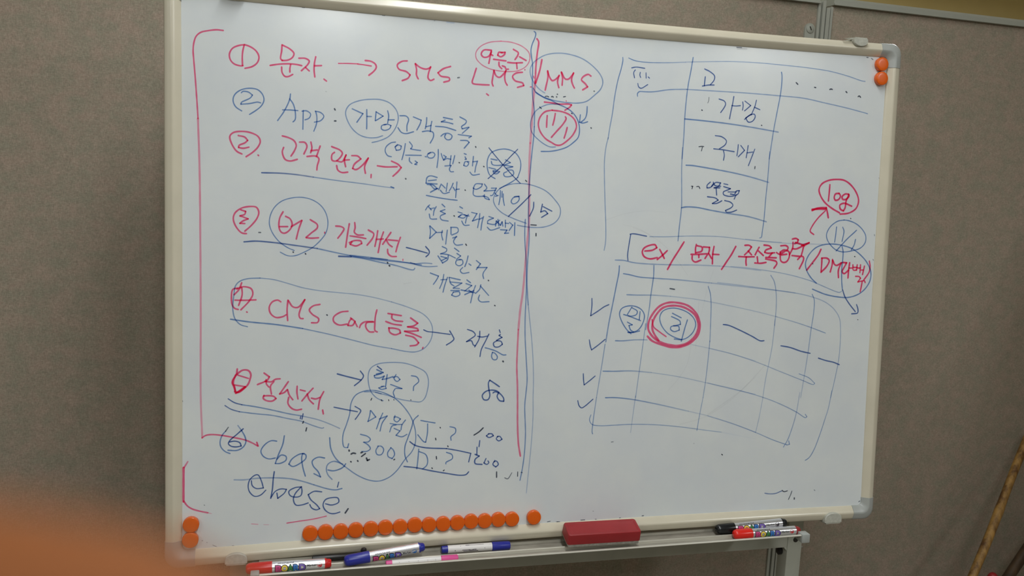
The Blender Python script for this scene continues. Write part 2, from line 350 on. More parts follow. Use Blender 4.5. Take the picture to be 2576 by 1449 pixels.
# ---- handwriting: ink strokes traced in board coordinates (1/10 mm); columns: ink, width (1/100 mm), strength at start and end (%), points
WRITING = """#tall pink bracket line along the left side
r 215 100 90 -5150 7571 -5238 7574 -5348 7554 -5447 7524 -5507 7471 -5537 7395 -5552 7280 -5545 7144 -5529 6940 -5510 6656 -5490 6324
r 279 62 48 -5492 6325 -5473 5645 -5466 4630 -5464 3487 -5468 2327 -5449 1734
r 230 95 90 -5452 1732 -5407 1764 -5327 1776 -5179 1758 -5018 1721 -4856 1678 -4751 1628 -4675 1580
r 233 100 100 -4687 1634 -4667 1577
#red circled numeral one
r 231 100 100 -4883 7100 -4905 7095 -4995 7113 -5051 7166 -5067 7246 -5028 7329 -4950 7374 -4861 7392 -4782 7371 -4703 7317 -4664 7239 -4686 7156 -4759 7094 -4855 7064
r 231 100 100 -4863 7398 -4881 7327 -4892 7235 -4889 7102
#red Korean word on the first line
r 234 100 100 -4346 7429 -4351 7341 -4364 7230 -4339 7209
r 235 100 100 -4340 7426 -4237 7379 -4179 7319 -4202 7259 -4270 7217 -4345 7208
r 235 100 100 -4510 7127 -4396 7152 -4247 7168 -4132 7164 -4068 7153
r 235 100 100 -4224 7158 -4235 7105 -4235 7052
r 235 100 100 -4350 7115 -4344 7039 -4304 6986 -4258 6986 -4195 7020
r 237 100 100 -4109 7256 -4017 7260 -3964 7228 -3981 7180 -4074 7080
r 237 100 100 -4016 7131 -3963 7085
r 238 100 100 -3872 7293 -3889 7210 -3894 7103 -3884 7004
r 238 100 100 -3888 7163 -3789 7173
r 239 100 100 -3753 6980 -3717 6955
k 114 40 40 -3728 6804 -3717 6803
#red arrow on the first line
r 172 100 100 -3548 7220 -3406 7229 -3269 7232
r 185 100 100 -3269 7230 -3174 7224 -3071 7214
r 244 100 100 -3162 7288 -3078 7282 -3012 7244 -2999 7197 -3040 7135 -3106 7077
#blue circled numeral two
b 178 100 100 -4900 6462 -4984 6519 -5018 6604 -4995 6686 -4917 6754 -4793 6788 -4680 6774 -4612 6708 -4594 6627 -4634 6544 -4702 6482 -4793 6418
b 177 100 100 -4905 6717 -4883 6739 -4804 6732 -4753 6694 -4782 6652 -4905 6581 -4911 6557 -4793 6572 -4680 6599 -4640 6590
#red letters SMS and LMS
r 247 100 100 -2544 7324 -2618 7313 -2690 7254 -2665 7195 -2554 7166 -2498 7121 -2528 7071 -2614 7030
r 248 100 100 -2421 7290 -2401 7200 -2403 7128 -2374 7071
r 249 100 100 -2421 7290 -2346 7240 -2259 7222 -2191 7250
r 249 100 100 -2191 7262 -2221 7163 -2226 7090 -2188 7058 -2138 7081
r 251 100 100 -1888 7285 -1997 7245 -2078 7179 -2033 7133 -1907 7116 -1900 7080 -1987 7046
k 211 70 70 -1775 7124 -1750 7130
r 254 100 100 -1492 7284 -1522 7183 -1551 7071 -1538 7053 -1410 7045 -1288 7047
r 256 100 100 -1216 7271 -1233 7165 -1241 7077 -1223 7035
r 257 100 100 -1216 7265 -1182 7193 -1129 7171 -1072 7218 -1028 7277
r 258 100 100 -1028 7283 -1046 7189 -1030 7103 -1003 7061
r 259 100 100 -767 7271 -871 7250 -922 7197 -881 7137 -756 7107 -742 7070 -840 7037
r 185 100 100 -729 7314 -727 7309
r 186 100 100 -636 7056 -617 7057
r 244 100 100 -1324 6911 -1294 6891
#small red Korean word in a red oval
r 172 70 70 -1116 7716 -1296 7685 -1435 7613 -1503 7516 -1495 7431 -1417 7350 -1287 7291 -1132 7268 -963 7269 -820 7296 -704 7373 -654 7476 -670 7574 -777 7660 -948 7710 -1116 7716
r 255 100 100 -1261 7570 -1383 7562 -1420 7498 -1381 7457 -1304 7475 -1261 7546
r 255 100 100 -1265 7558 -1281 7470 -1299 7370
r 256 100 100 -1260 7503 -1240 7492
r 256 100 100 -1086 7545 -1145 7547 -1163 7503 -1117 7481 -1054 7523 -1048 7554 -1112 7544
r 256 100 100 -1226 7437 -1136 7431 -1032 7425
r 257 100 100 -1141 7399 -1136 7344 -1094 7304
r 257 100 100 -1088 7347 -1042 7332 -1029 7302 -990 7304
r 258 100 100 -919 7607 -840 7563 -845 7525 -889 7454
r 259 100 100 -819 7502 -713 7453
r 258 100 100 -1005 7405 -901 7403 -771 7416
r 259 100 100 -862 7400 -853 7319
#long blue line dividing the board
b 186 100 90 -597 7900 -570 7880 -579 7811 -618 7715 -639 7614 -626 7503 -611 7429 -605 7317 -604 7167 -602 7016 -590 6891 -569 6767 -556 6641 -555 6452
b 190 90 85 -555 6452 -558 6322 -580 6064 -599 5809 -615 5426 -612 5042 -592 4780 -595 4593 -605 4387 -611 4062 -580 3672
b 156 60 45 -580 3672 -536 3344 -503 3084 -475 2765 -460 2446 -460 2189 -453 1932 -459 1674 -475 1365 -506 964 -531 640
b 193 85 85 -661 5015 -666 4840 -658 4642 -633 4387 -618 4062 -617 3804 -624 3464 -616 3148 -586 2767 -566 2480 -580 2257 -594 2065 -571 1608 -581 1285 -607 1047 -642 854
#red vertical strokes and pink line beside the divider
r 279 100 90 -548 7792 -520 7753 -536 7584 -551 7420 -556 7270 -556 7119
r 280 100 100 -460 7483 -489 7324 -549 7120
r 162 100 100 -585 7224 -578 7193
r 374 60 50 -561 7144 -574 6955 -584 6816 -590 6665 -600 6450 -611 6198
r 349 50 55 -612 6198 -618 5952 -617 5645 -600 5028 -618 4717 -632 4518 -650 4193 -673 3867 -706 3609 -730 3282
r 291 70 85 -730 3282 -738 2960 -741 2700 -723 2388 -715 2164 -705 1773 -683 1451 -646 1249
#blue ring around the red letters MMS
b 178 60 90 -400 6978 -494 7035 -590 7142 -639 7252 -641 7339 -597 7423 -520 7491 -389 7563 -177 7602 11 7590 202 7540 369 7443 496 7324 548 7212 517 7095 411 6987 291 6891 156 6855 -47 6852 -250 6873 -398 6909 -532 6970 -587 7042
#red letters MMS
r 262 100 100 -363 7320 -356 7232 -394 7022
r 263 100 100 -362 7314 -326 7221 -285 7174 -232 7196 -174 7256
r 264 100 100 -174 7263 -198 7166 -175 7073
r 264 100 100 -142 7315 -119 7234 -122 7114
r 265 100 100 -135 7309 -72 7212 -18 7216 60 7309
r 266 100 100 60 7315 30 7206 52 7131 81 7082
r 266 100 100 347 7283 305 7306 224 7269 192 7216 255 7163 298 7114 217 7062
k 192 80 80 406 7053 413 7053
k 157 100 100 -391 6924 -361 6932 -334 6921
k 157 100 100 -291 6924 -278 6934 -258 6923
k 176 100 100 -197 6972 -192 6970
k 176 100 100 -208 6932 -204 6927
k 158 100 100 -94 6935 -61 6943
r 190 70 70 -48 6878 -46 6872
r 253 100 100 -402 6839 -289 6833 -154 6821 -6 6829 42 6819 9 6779 -64 6731
#red date 11/1 in a red and a blue ring
b 191 100 100 -546 6982 -397 6902 -290 6871 -181 6820 -45 6770 66 6700 151 6589 185 6450 166 6321 75 6226 -12 6164 -145 6114 -279 6086 -433 6077
b 162 80 80 -154 6817 -288 6814 -407 6782 -538 6693 -601 6576 -618 6474 -589 6362 -485 6258 -376 6186 -281 6152 -201 6156
k 188 100 100 -476 6759 -449 6738
r 254 100 100 -272 6722 -391 6688 -469 6595 -490 6493 -456 6381 -367 6277 -271 6224 -189 6186 -122 6189 -29 6248 76 6355 133 6486 103 6587 13 6665 -124 6709 -272 6720
r 264 100 100 -350 6633 -354 6551 -356 6455
r 265 100 100 -220 6672 -234 6582 -256 6492
r 266 100 100 -54 6630 -40 6605 -91 6513 -195 6393 -273 6303
r 267 100 100 -19 6466 -34 6401 -64 6300
k 165 100 100 44 6691 58 6684
b 204 100 100 301 6808 297 6699 272 6621 206 6560
b 204 100 100 192 6674 182 6559 234 6548 315 6572
k 192 100 100 374 6481 380 6476
#upper table ruled in pale blue lines
b 168 100 70 870 7607 874 7566 851 7437 802 7254 756 6994 724 6709 690 6500 666 6318
b 156 95 50 971 7605 1070 7573 1239 7559 1592 7573 1950 7605
b 183 90 70 1144 7016 1138 7055 1165 7089 1271 7095 1412 7103 1681 7152 1983 7176
b 154 50 75 1953 7608 2432 7647 2800 7672 3249 7682 3706 7675 4171 7662 4613 7630 4967 7570 5228 7510 5293 7507
b 169 70 75 1986 7175 2527 7178 3124 7179 3657 7170 4122 7156 4517 7103 5000 7033 5376 6965
b 187 95 75 2080 7689 2052 7485 2012 7246 1987 6982 1974 6704 1969 6387 1954 6056
b 220 100 70 1974 6702 2255 6692 2699 6668 3151 6630 3457 6597 3681 6571
b 195 95 70 3687 7557 3700 7510 3701 7348 3681 7144 3640 6898 3594 6611 3567 6392 3535 6119
b 157 70 70 669 6341 639 6210 618 5989 625 5729 648 5338 675 4945 680 4682 660 4550
b 169 70 90 1956 6241 1954 5909 1971 5510 1978 5269 1954 4973 1938 4724
b 176 75 90 3540 6242 3535 6105 3522 5749 3505 5488 3487 5089 3466 4895 3455 4812 3425 4800
b 219 100 70 2029 5959 2131 5959 2338 5937 2637 5901 2938 5858 3244 5801 3546 5730
b 219 100 70 1978 5266 2058 5282 2249 5279 2488 5242 2820 5196 3201 5151 3534 5073
#blue Korean marks in the table's top left cell
n 169 100 100 1025 7454 1101 7472 1249 7463
n 169 100 100 1089 7426 1063 7386 1080 7303
n 169 100 100 1175 7393 1169 7348 1185 7316
n 157 100 100 1273 7393 1279 7309
n 157 100 100 1311 7331 1336 7313
n 170 100 100 1139 7217 1155 7166 1198 7146 1309 7210
#blue Korean letter in the table's heading cell
n 188 100 100 2291 7520 2395 7480 2472 7419 2467 7353 2405 7276
n 188 100 100 2308 7396 2296 7250
n 188 100 100 2262 7245 2376 7268 2471 7274
#five dark dots in the table's right heading
k 210 100 100 3971 7405 4003 7378
k 212 100 100 4322 7348 4346 7344
k 213 100 100 4615 7328 4638 7339 4665 7333
k 215 100 100 4931 7313 4951 7297
k 217 100 100 5172 7241 5195 7256 5221 7233
#blue Korean word in the table's second row
k 135 70 50 2389 7070 2387 7017 2371 6979
k 202 100 100 2271 6861 2277 6856
n 190 100 100 2570 7054 2667 7026 2692 6981 2672 6927 2609 6837
n 191 100 100 2835 7109 2818 6988 2794 6867 2773 6743
n 177 100 100 2804 6961 2879 6958 2961 6969
n 178 100 100 2999 7032 3011 6972 3002 6898
n 179 100 100 3040 7047 3149 6980 3040 6887
n 179 100 100 3250 7073 3225 6970 3164 6826
n 180 100 100 3218 6957 3321 6922
n 193 100 100 3163 6839 3068 6774 3117 6709 3192 6726 3241 6803 3224 6842 3141 6825 3047 6749
k 180 100 100 3362 6670 3369 6665
#blue Korean word in the table's third row
k 149 100 100 2244 6266 2295 6275 2332 6273
k 149 100 100 2306 6262 2294 6202
n 191 100 100 2530 6459 2650 6445 2735 6382 2715 6320 2614 6249
n 191 100 100 2511 6244 2660 6237 2885 6213
n 191 100 100 2689 6219 2707 6153 2696 6065
n 179 100 100 2953 6332 2949 6257 2936 6149
n 179 100 100 2999 6320 3071 6242 2963 6134
n 180 100 100 3134 6326 3124 6238 3107 6122
n 180 100 100 3118 6204 3223 6222
n 180 100 100 3259 6271 3212 6147 3155 5995
k 167 100 100 3278 5986 3275 5948
#blue Korean word in the table's fourth row
k 163 100 100 2139 5622 2164 5620 2151 5582
k 163 100 100 2234 5618 2271 5624 2292 5589
n 205 100 100 2475 5700 2418 5645 2420 5604 2479 5613 2528 5675
n 205 100 100 2527 5702 2559 5649 2664 5639
n 206 100 100 2500 5627 2572 5697 2661 5693 2619 5631 2546 5608 2650 5612
n 206 100 100 2583 5609 2599 5491
n 193 100 100 2719 5681 2794 5670
n 207 100 100 2721 5634 2845 5604 2801 5583 2720 5546 2722 5506 2791 5481 2881 5481 2985 5520 3009 5576 2952 5567 2925 5512 2849 5516
n 194 100 100 2803 5549 2953 5553
n 194 100 100 2955 5506 2921 5433
n 206 100 100 2434 5459 2583 5441 2630 5408 2528 5351 2602 5353 2697 5399
n 207 100 100 2750 5405 2856 5381 2903 5334 2875 5293 2772 5242 2788 5216 2879 5218 2975 5254
#faint wiped grey traces
g 133 25 15 679 5037 970 5137 1352 5199 1712 5182
g 133 20 15 977 4965 1220 4917 1512 4763
g 135 25 20 1148 4926 1439 4812 1735 4616 1964 4376 2136 4161
g 139 20 15 2608 4260 2528 4040 2440 3669 2353 3257
g 139 25 20 2358 3729 2345 3345 2333 2931
g 139 25 20 2248 3180 2231 2877 2181 2656 2041 2438 1857 2235
g 142 25 25 2104 1665 2401 1732 2624 1809 2921 1983 3218 2215 3463 2436
g 143 30 30 2602 1814 2898 2002 3196 2206 3433 2427 3641 2642
g 121 40 30 -2546 3994 -2427 4016
#blue box around the red ex line
n 199 100 100 1095 4818 1152 4826 1382 4791
b 138 70 40 1440 4785 1729 4788 2167 4809 2687 4808 3297 4757 3839 4732
n 186 100 100 1107 4812 1086 4672 1065 4472 1075 4393
b 201 75 40 856 4397 997 4394 1169 4360 1385 4343 1820 4331 2261 4332 2710 4319
b 155 40 40 2710 4319 3014 4298 3321 4267 3476 4250
b 143 40 40 3158 4775 3491 4743 3864 4721 4242 4716 4625 4711
b 145 40 75 2912 4312 3144 4301 3515 4260 3892 4207 4211 4142 4470 4071 4666 3998 4931 3902 5010 3885 5054 3908
#red handwriting ex and slash
R 281 100 100 1362 4550 1491 4565 1569 4607 1538 4653 1445 4645 1346 4596 1317 4536 1351 4463 1454 4424 1583 4446
R 283 100 100 1621 4580 1667 4507 1707 4434
R 283 100 100 1755 4562 1668 4480 1584 4415
R 299 100 100 2046 4708 1957 4565 1860 4415 1772 4255
#red Korean word between the two slashes
R 287 100 100 2269 4672 2257 4610 2260 4529
R 288 100 100 2284 4651 2375 4626 2370 4564 2275 4536
R 288 100 100 2180 4507 2313 4509 2461 4521
R 288 100 100 2321 4496 2323 4455
R 288 100 100 2203 4481 2206 4420 2259 4382 2362 4415
R 289 100 100 2397 4633 2509 4628 2504 4560 2435 4443
R 290 100 100 2498 4525 2554 4444
R 290 100 100 2590 4643 2573 4533 2573 4356
R 291 100 100 2574 4513 2686 4510
R 306 100 100 2989 4649 2913 4510 2828 4386 2746 4264
#red Korean address word left of the blue rings
R 295 100 100 3157 4671 3236 4672 3280 4645 3240 4589 3158 4511
R 295 100 100 3222 4578 3287 4513
R 295 100 100 3050 4482 3197 4478 3338 4482
R 295 100 100 3191 4473 3189 4390 3198 4337
R 296 100 100 3422 4642 3394 4592 3354 4514
R 297 100 100 3413 4581 3509 4505
R 297 100 100 3395 4481 3410 4392
R 297 100 100 3355 4378 3460 4373 3565 4389
R 297 100 100 3512 4682 3618 4667 3651 4634 3548 4594 3531 4560 3587 4545 3717 4554
R 298 100 100 3674 4551 3615 4484
R 299 100 100 3554 4474 3753 4469
R 299 100 100 3555 4447 3756 4407 3771 4374 3719 4293
R 300 100 100 3829 4674 3929 4678 3969 4645 3947 4589
R 299 100 100 3755 4558 3812 4531 3922 4588
R 301 100 100 3823 4565 3843 4420 3895 4392 3956 4410 4002 4500 3985 4578 3896 4605 3823 4565
R 300 100 100 3850 4520 3950 4533
R 301 100 100 4042 4791 4111 4804 4156 4782 4140 4737 4091 4714
R 302 100 100 4102 4736 4217 4705 4269 4689 4121 4625 4058 4629
R 301 100 100 4058 4736 4057 4646 4001 4522
R 302 100 100 4225 4688 4368 4735 4270 4672 4249 4593 4228 4514
R 303 100 100 4051 4512 4166 4502 4267 4492 4276 4447 4203 4289
R 302 100 100 4204 4486 4162 4446
#red arrow pointing up to the word log
R 245 100 100 4449 4877 4376 4931 4403 5005 4510 5153 4649 5285
R 361 100 100 4394 5284 4462 5314 4563 5334 4665 5336
R 360 100 100 4393 5301 4513 5315 4660 5314
R 319 100 100 4665 5336 4688 5269 4713 5169
#red word log in a red ring
R 290 100 100 4927 5259 4781 5328 4634 5425 4538 5545 4507 5645 4552 5736 4676 5801 4841 5826 4997 5812 5145 5721 5258 5578 5291 5466 5247 5340 5108 5258 4941 5236
R 304 100 100 4712 5730 4707 5595 4699 5455
R 305 100 100 4900 5590 4830 5577 4809 5509 4837 5470 4900 5489 4929 5546 4900 5590
R 320 100 100 5089 5579 5024 5583 4962 5536 4977 5491 5042 5493 5097 5551 5089 5579
R 306 100 100 5090 5562 5044 5459 5032 5346 5002 5294 4942 5321 4926 5388 5007 5424 5160 5378
k 191 100 100 5153 5168 5158 5164
#blue date 11/1 in a blue ring near the right frame
b 192 100 100 5025 5137 4897 5111 4761 5012 4698 4887 4716 4797 4793 4697 4901 4619 5045 4587 5227 4612 5381 4660 5467 4753 5473 4868 5400 4980 5263 5080 5116 5128 5025 5137
b 204 100 100 4887 5015 4878 4890 4864 4754
b 205 100 100 5007 5012 5036 4950 5023 4848 5008 4768
b 220 100 100 5283 4966 5246 4932 5110 4815 4902 4602
b 207 100 100 5273 4807 5253 4715 5200 4623
#large blue ring around the red DM word
b 222 100 100 4548 4043 4440 4133 4344 4268 4318 4380 4368 4516 4488 4642 4625 4700 4804 4720 5013 4701 5211 4647 5388 4541 5529 4405 5611 4256 5614 4118 5543 3979 5405 3863 5198 3799 5002 3805 4739 3850 4477 3940
#red DM and Korean word in the ring
R 305 100 100 4604 4626 4558 4530 4451 4393 4350 4268
k 189 100 100 4456 4377 4461 4375
k 192 100 100 5273 4512 5279 4510
R 306 100 100 4632 4474 4632 4361 4627 4230
R 307 100 100 4626 4474 4729 4475 4776 4436 4737 4339 4639 4242
R 308 100 100 4839 4454 4838 4363 4807 4238
R 308 100 100 4847 4437 4890 4364 4930 4353 5018 4399
R 309 100 100 5018 4399 4967 4273 4975 4142
R 309 100 100 5050 4405 5122 4400 5063 4297 5040 4251 5081 4211 5169 4275
R 310 100 100 5181 4401 5169 4275 5164 4138
R 252 100 100 5173 4309 5232 4310
R 252 100 100 5248 4367 5261 4276 5326 4276 5334 4368
R 252 100 100 5258 4322 5336 4322
R 253 100 100 5350 4311 5403 4312
R 253 100 100 5399 4369 5395 4231
R 253 100 100 5480 4347 5450 4197
R 253 100 100 5412 4277 5458 4278
R 253 100 100 5313 4167 5386 4162 5414 4134 5365 4070 5496 4088 5511 4059
R 268 100 100 5451 4076 5437 3978 5422 3898
R 269 100 100 5573 4434 5592 4348 5579 4244 5482 4105
#blue line and arrow running down from the date
b 221 100 100 5014 4678 5038 4604 5040 4456 5031 4297 5044 4068 5066 3931
n 223 100 100 5073 3925 5119 3816 5204 3701 5345 3551
n 224 100 100 5364 3672 5395 3597 5393 3528 5275 3511
#lower table ruled in pale blue lines
b 199 100 80 930 4305 926 4205 885 3965 838 3697 779 3363 739 3069
b 189 100 50 1005 4179 1105 4164 1278 4127 1538 4109 1977 4085 2573 4034
b 158 50 40 2573 4034 3182 3974 3805 3914 4146 3873
b 189 95 60 1530 4317 1530 4143 1497 3859 1472 3589 1426 3264
b 189 80 40 1074 3838 1260 3832 1520 3832 1841 3813
b 154 40 35 1841 3813 2286 3765 2739 3690 3356 3571 3829 3464
b 167 85 60 2516 3978 2558 3862 2582 3669 2587 3393 2588 3048
b 172 70 50 3666 4172 3734 4075 3784 3865 3798 3598 3782 3316
b 160 70 55 729 3033 673 2603 610 2160
b 163 60 50 1421 3364 1388 3025 1339 2576 1291 2141
b 169 60 50 2585 3066 2576 2872 2538 2385 2505 2108
b 203 85 50 905 3087 1026 3083 1240 3097 1457 3095
b 141 35 30 2255 3008 2573 2941 2957 2852 3449 2711
b 203 90 40 709 2591 901 2585 1187 2586 1551 2551
b 155 40 35 1551 2551 1995 2480 2524 2364 3063 2232 3478 2136
b 161 55 90 610 2159 566 1781 554 1591 563 1563
b 150 50 30 1290 2168 1246 1771 1225 1559
b 155 50 70 2505 2107 2457 1828 2416 1549
b 204 95 40 766 2152 916 2151 1205 2116 1645 2027 2244 1884
b 143 35 30 2244 1884 2625 1788 3092 1638 3511 1480
b 150 80 50 525 1877 502 1797 547 1720 675 1693 932 1693 1220 1697 1659 1674 2105 1623 2560 1551 2867 1504
b 144 15 5 2867 1504 3179 1435 3517 1365
b 162 45 55 2681 4044 3108 4000 3730 3926 4205 3864 4496 3801 4726 3723 4911 3601 5035 3442 5071 3241 5079 2980 5064 2691 5016 2401 4947 2040
b 161 35 75 3801 3469 4234 3354 4494 3274 4774 3178
b 159 50 40 3788 3420 3780 3279 3751 2926 3703 2643 3655 2360 3623 2077
b 176 80 35 4477 3851 4522 3758 4526 3559 4494 3274 4454 2845 4410 2486 4354 2057
b 147 30 75 2581 2941 3012 2837 3482 2689 3962 2510 4369 2358 4599 2280 4614 2302 4496 2398 4299 2474
b 165 50 80 4961 2161 4916 1871 4848 1639 4751 1336 4666 1120 4576 984 4505 944
b 145 40 40 3626 2081 3564 1697 3513 1470
b 162 35 80 4333 2148 4275 1746 4194 1459 4138 1316 4065 1196
b 163 80 80 4163 1301 4182 1242 4127 1230
b 148 35 80 2577 2355 3196 2206 3670 2066 3993 1942 4288 1803 4471 1699 4494 1717 4459 1761
b 145 30 80 2603 1793 3069 1643 3512 1477 3867 1327 4126 1237
k 143 100 100 2893 1124 2909 1107
k 136 70 50 892 1414 927 1416
k 158 100 100 2897 1119 2910 1107
#dark dash in the lower table's heading
k 218 100 100 1829 3941 1910 3928
#topmost blue check mark left of the lower table
n 185 100 100 479 3776 483 3663 467 3497 584 3569 694 3643 771 3676
#blue check mark beside the second lower table row
n 186 100 100 456 3106 476 3009 500 2942 603 3014 726 3111
#third blue check mark left of the lower table
n 186 100 100 372 2556 379 2448 392 2374 481 2439 574 2514
#lowest blue check mark left of the lower table
n 186 100 100 292 2117 318 2032 362 1997 424 2029 550 2134
#blue Korean syllable in a blue ring in the lower table
b 201 100 100 1172 3197 1091 3272 1000 3407 960 3528 993 3609 1091 3651 1220 3649 1337 3594 1395 3500 1374 3378 1306 3270 1207 3224 1114 3224
b 202 100 100 1121 3218 1207 3219 1321 3243
b 201 100 100 1170 3635 1096 3514
b 202 100 100 1178 3622 1266 3568 1254 3514 1154 3487 1032 3514
b 202 100 100 1111 3494 1330 3412
b 202 100 100 1317 3561 1307 3432
b 202 100 100 1101 3390 1188 3345 1131 3332 1163 3258 1214 3230
#blue Korean syllable in the red double ring
b 192 100 100 2073 3092 1953 3128 1803 3212 1695 3349 1668 3471 1715 3566 1845 3614 1992 3607 2173 3538 2281 3441 2315 3345 2276 3221 2176 3126 2073 3092 1940 3103
b 206 100 100 1890 3532 2050 3456
b 206 100 100 1873 3477 1925 3457 2030 3401 2040 3347 1960 3327 1872 3307 1867 3266 1934 3227 2022 3251 2012 3312 1916 3327
b 207 100 100 2163 3421 2124 3291 2067 3065
#red double ring in the lower table
r 354 100 100 1462 3153 1545 3078 1693 3021 1901 2967 2078 2975 2253 3049 2370 3179 2393 3344 2330 3510 2183 3647 2003 3702 1812 3709 1654 3648 1542 3526 1475 3391 1472 3269 1542 3159 1662 3070 1870 3005 2048 2996 2223 3063 2343 3207 2363 3344 2293 3503 2117 3620 1917 3659 1727 3628 1615 3526 1547 3390 1545 3268 1600 3159 1662 3083
r 232 100 100 1531 3431 1565 3309 1670 3226 1791 3146
#long slanting dark blue dash in the lower table
n 214 100 100 2820 3339 2912 3327 3114 3249 3366 3135 3526 3056 3596 3058
#middle slanting dark blue dash in the lower table
n 219 100 100 3922 2966 4098 2935 4309 2868 4495 2827
#rightmost slanting dark blue dash in the lower table
n 209 100 100 4662 2741 4818 2695 4967 2663 5084 2618
#tiny dark specks right of the lower table
k 150 100 100 5402 3408 5408 3405
#small wavy mark and percent-like strokes at lower right
n 193 70 80 3749 399 3816 386 3900 379 3975 387 4033 408 4074 420
k 179 100 100 4082 431 4108 410 4138 406 4184 417
k 164 80 90 4273 407 4255 350 4215 264
k 224 100 100 4327 284 4329 261
#blue word App
b 180 100 100 -4225 6741 -4236 6664 -4310 6495 -4404 6350
b 181 100 100 -4236 6670 -4184 6596 -4154 6457 -4160 6374 -4189 6343
b 180 100 100 -4334 6508 -4230 6512 -4120 6508
b 170 100 100 -4044 6516 -4046 6391 -4049 6243
b 171 100 100 -4062 6503 -3998 6512 -3939 6468 -3962 6408 -4020 6381
b 171 100 100 -3869 6513 -3851 6437 -3856 6330 -3893 6223
b 172 100 100 -3875 6513 -3799 6499 -3751 6448 -3798 6380 -3886 6355
k 207 100 100 -3599 6563 -3589 6546
k 195 100 100 -3597 6387 -3576 6388
#blue Korean word in a blue ring after App
b 162 80 80 -3049 6098 -2946 6127 -2801 6201 -2705 6327 -2664 6474 -2696 6594 -2795 6691 -2929 6732 -3075 6730 -3255 6696 -3385 6629 -3438 6530 -3419 6424 -3346 6295 -3238 6204 -3117 6168 -2983 6174 -2893 6205
b 186 100 100 -3343 6577 -3265 6545 -3187 6514 -3216 6470 -3275 6383
b 186 100 100 -3131 6577 -3129 6438 -3130 6294
b 187 100 100 -3126 6477 -3062 6478
b 187 100 100 -2994 6554 -2999 6493 -3005 6421
b 187 100 100 -2990 6548 -2890 6493 -2998 6421
b 188 100 100 -2824 6575 -2807 6503 -2822 6394
b 188 100 100 -2816 6442 -2725 6447
b 188 100 100 -2846 6374 -2907 6353 -2912 6304 -2863 6285 -2790 6316 -2772 6360 -2815 6376 -2876 6367
#blue Korean words right of the ring
b 190 100 100 -2640 6512 -2547 6511 -2510 6470 -2533 6372 -2532 6292
b 190 100 100 -2668 6335 -2618 6270 -2556 6251 -2433 6285
b 191 100 100 -2440 6506 -2321 6463 -2333 6414 -2383 6313
b 191 100 100 -2237 6504 -2240 6430 -2257 6338
b 191 100 100 -2245 6369 -2170 6391
b 191 100 100 -2159 6453 -2170 6397 -2181 6298
b 192 100 100 -2300 6293 -2206 6309 -2137 6288 -2130 6227 -2178 6128
b 193 100 100 -1984 6520 -1845 6500
b 192 100 100 -1837 6432 -1933 6452 -2015 6454 -1958 6482
b 193 100 100 -2101 6382 -1956 6377 -1791 6336
b 193 100 100 -2017 6238 -1980 6271 -1904 6287 -1847 6253 -1865 6202 -1921 6190 -1960 6229 -1942 6273
b 194 100 100 -1732 6542 -1629 6486 -1641 6448 -1703 6396 -1690 6365 -1589 6395
b 194 100 100 -1588 6389 -1689 6297
b 195 100 100 -1752 6276 -1547 6260 -1585 6234
b 195 100 100 -1714 6190 -1606 6188 -1580 6165 -1655 6074
k 184 100 100 -1478 6106 -1473 6096
#red circled numeral two
r 234 100 100 -4897 5852 -4970 5890 -5037 5992 -5062 6095 -5015 6150 -4902 6173 -4778 6161 -4676 6113 -4644 6044 -4676 5961 -4744 5887 -4840 5815
r 233 100 100 -4947 6112 -4857 6093 -4818 6048 -4857 6011 -4936 5973 -4942 5943 -4880 5934 -4801 5953
r 213 100 100 -4675 5846 -4666 5839
#red Korean word underlined in blue
r 238 100 100 -4338 6135 -4251 6115 -4170 6072 -4141 6008 -4169 5924 -4215 5850
r 238 100 100 -4318 5970 -4337 5905 -4296 5800 -4227 5779 -4125 5807
r 239 100 100 -4094 6057 -4019 6055 -3989 6003 -4032 5888
r 240 100 100 -3934 6065 -3919 5982 -3936 5910
r 241 100 100 -3930 5940 -3842 5955
r 241 100 100 -3801 6013 -3830 5926 -3853 5859
r 241 100 100 -3988 5854 -3865 5865 -3818 5831 -3841 5722 -3846 5664
r 243 100 100 -3636 6012 -3511 5963 -3480 5917 -3569 5805 -3628 5814 -3629 5898 -3594 5930
r 243 100 100 -3557 5805 -3485 5796 -3426 5895
r 244 100 100 -3427 5901 -3450 5822 -3431 5726
r 244 100 100 -3450 5822 -3378 5830
r 244 100 100 -3562 5739 -3544 5673 -3484 5639 -3400 5648
r 245 100 100 -3343 5892 -3258 5890 -3210 5849 -3305 5767 -3329 5705 -3281 5689 -3185 5759 -3101 5866
r 246 100 100 -3101 5866 -3154 5736 -3141 5640
r 235 100 100 -3056 5625 -3058 5579
r 248 100 100 -2966 5758 -2844 5746 -2672 5755
r 250 100 100 -2757 5835 -2660 5792 -2610 5745 -2659 5682 -2732 5612
k 215 80 80 -2543 5583 -2538 5578
n 194 100 60 -4624 5595 -4365 5598 -4156 5587 -3898 5558
b 164 80 55 -3898 5558 -3543 5519 -3182 5486 -2877 5451 -2717 5437
b 202 100 100 -2761 5455 -2717 5437
#small blue Korean line beginning with a parenthesis
b 177 100 100 -2701 6120 -2769 6105 -2841 6041 -2853 5980 -2815 5914 -2760 5901
b 178 100 100 -2670 6085 -2704 6047 -2687 5999 -2626 6014 -2614 6063 -2658 6080 -2707 6047
b 178 100 100 -2553 6103 -2570 5992 -2602 5862
b 179 100 100 -2492 6132 -2448 6071 -2472 6030 -2435 6022 -2322 6011
b 179 100 100 -2547 5932 -2433 5936 -2311 5938
b 179 100 100 -2488 5897 -2488 5848 -2450 5813
b 179 100 100 -2401 5852 -2369 5828 -2406 5802 -2375 5797
b 180 100 100 -2252 5925 -2233 5920
b 180 100 100 -2172 5990 -2221 5945 -2196 5907 -2133 5912 -2103 5962 -2134 5992 -2209 5970
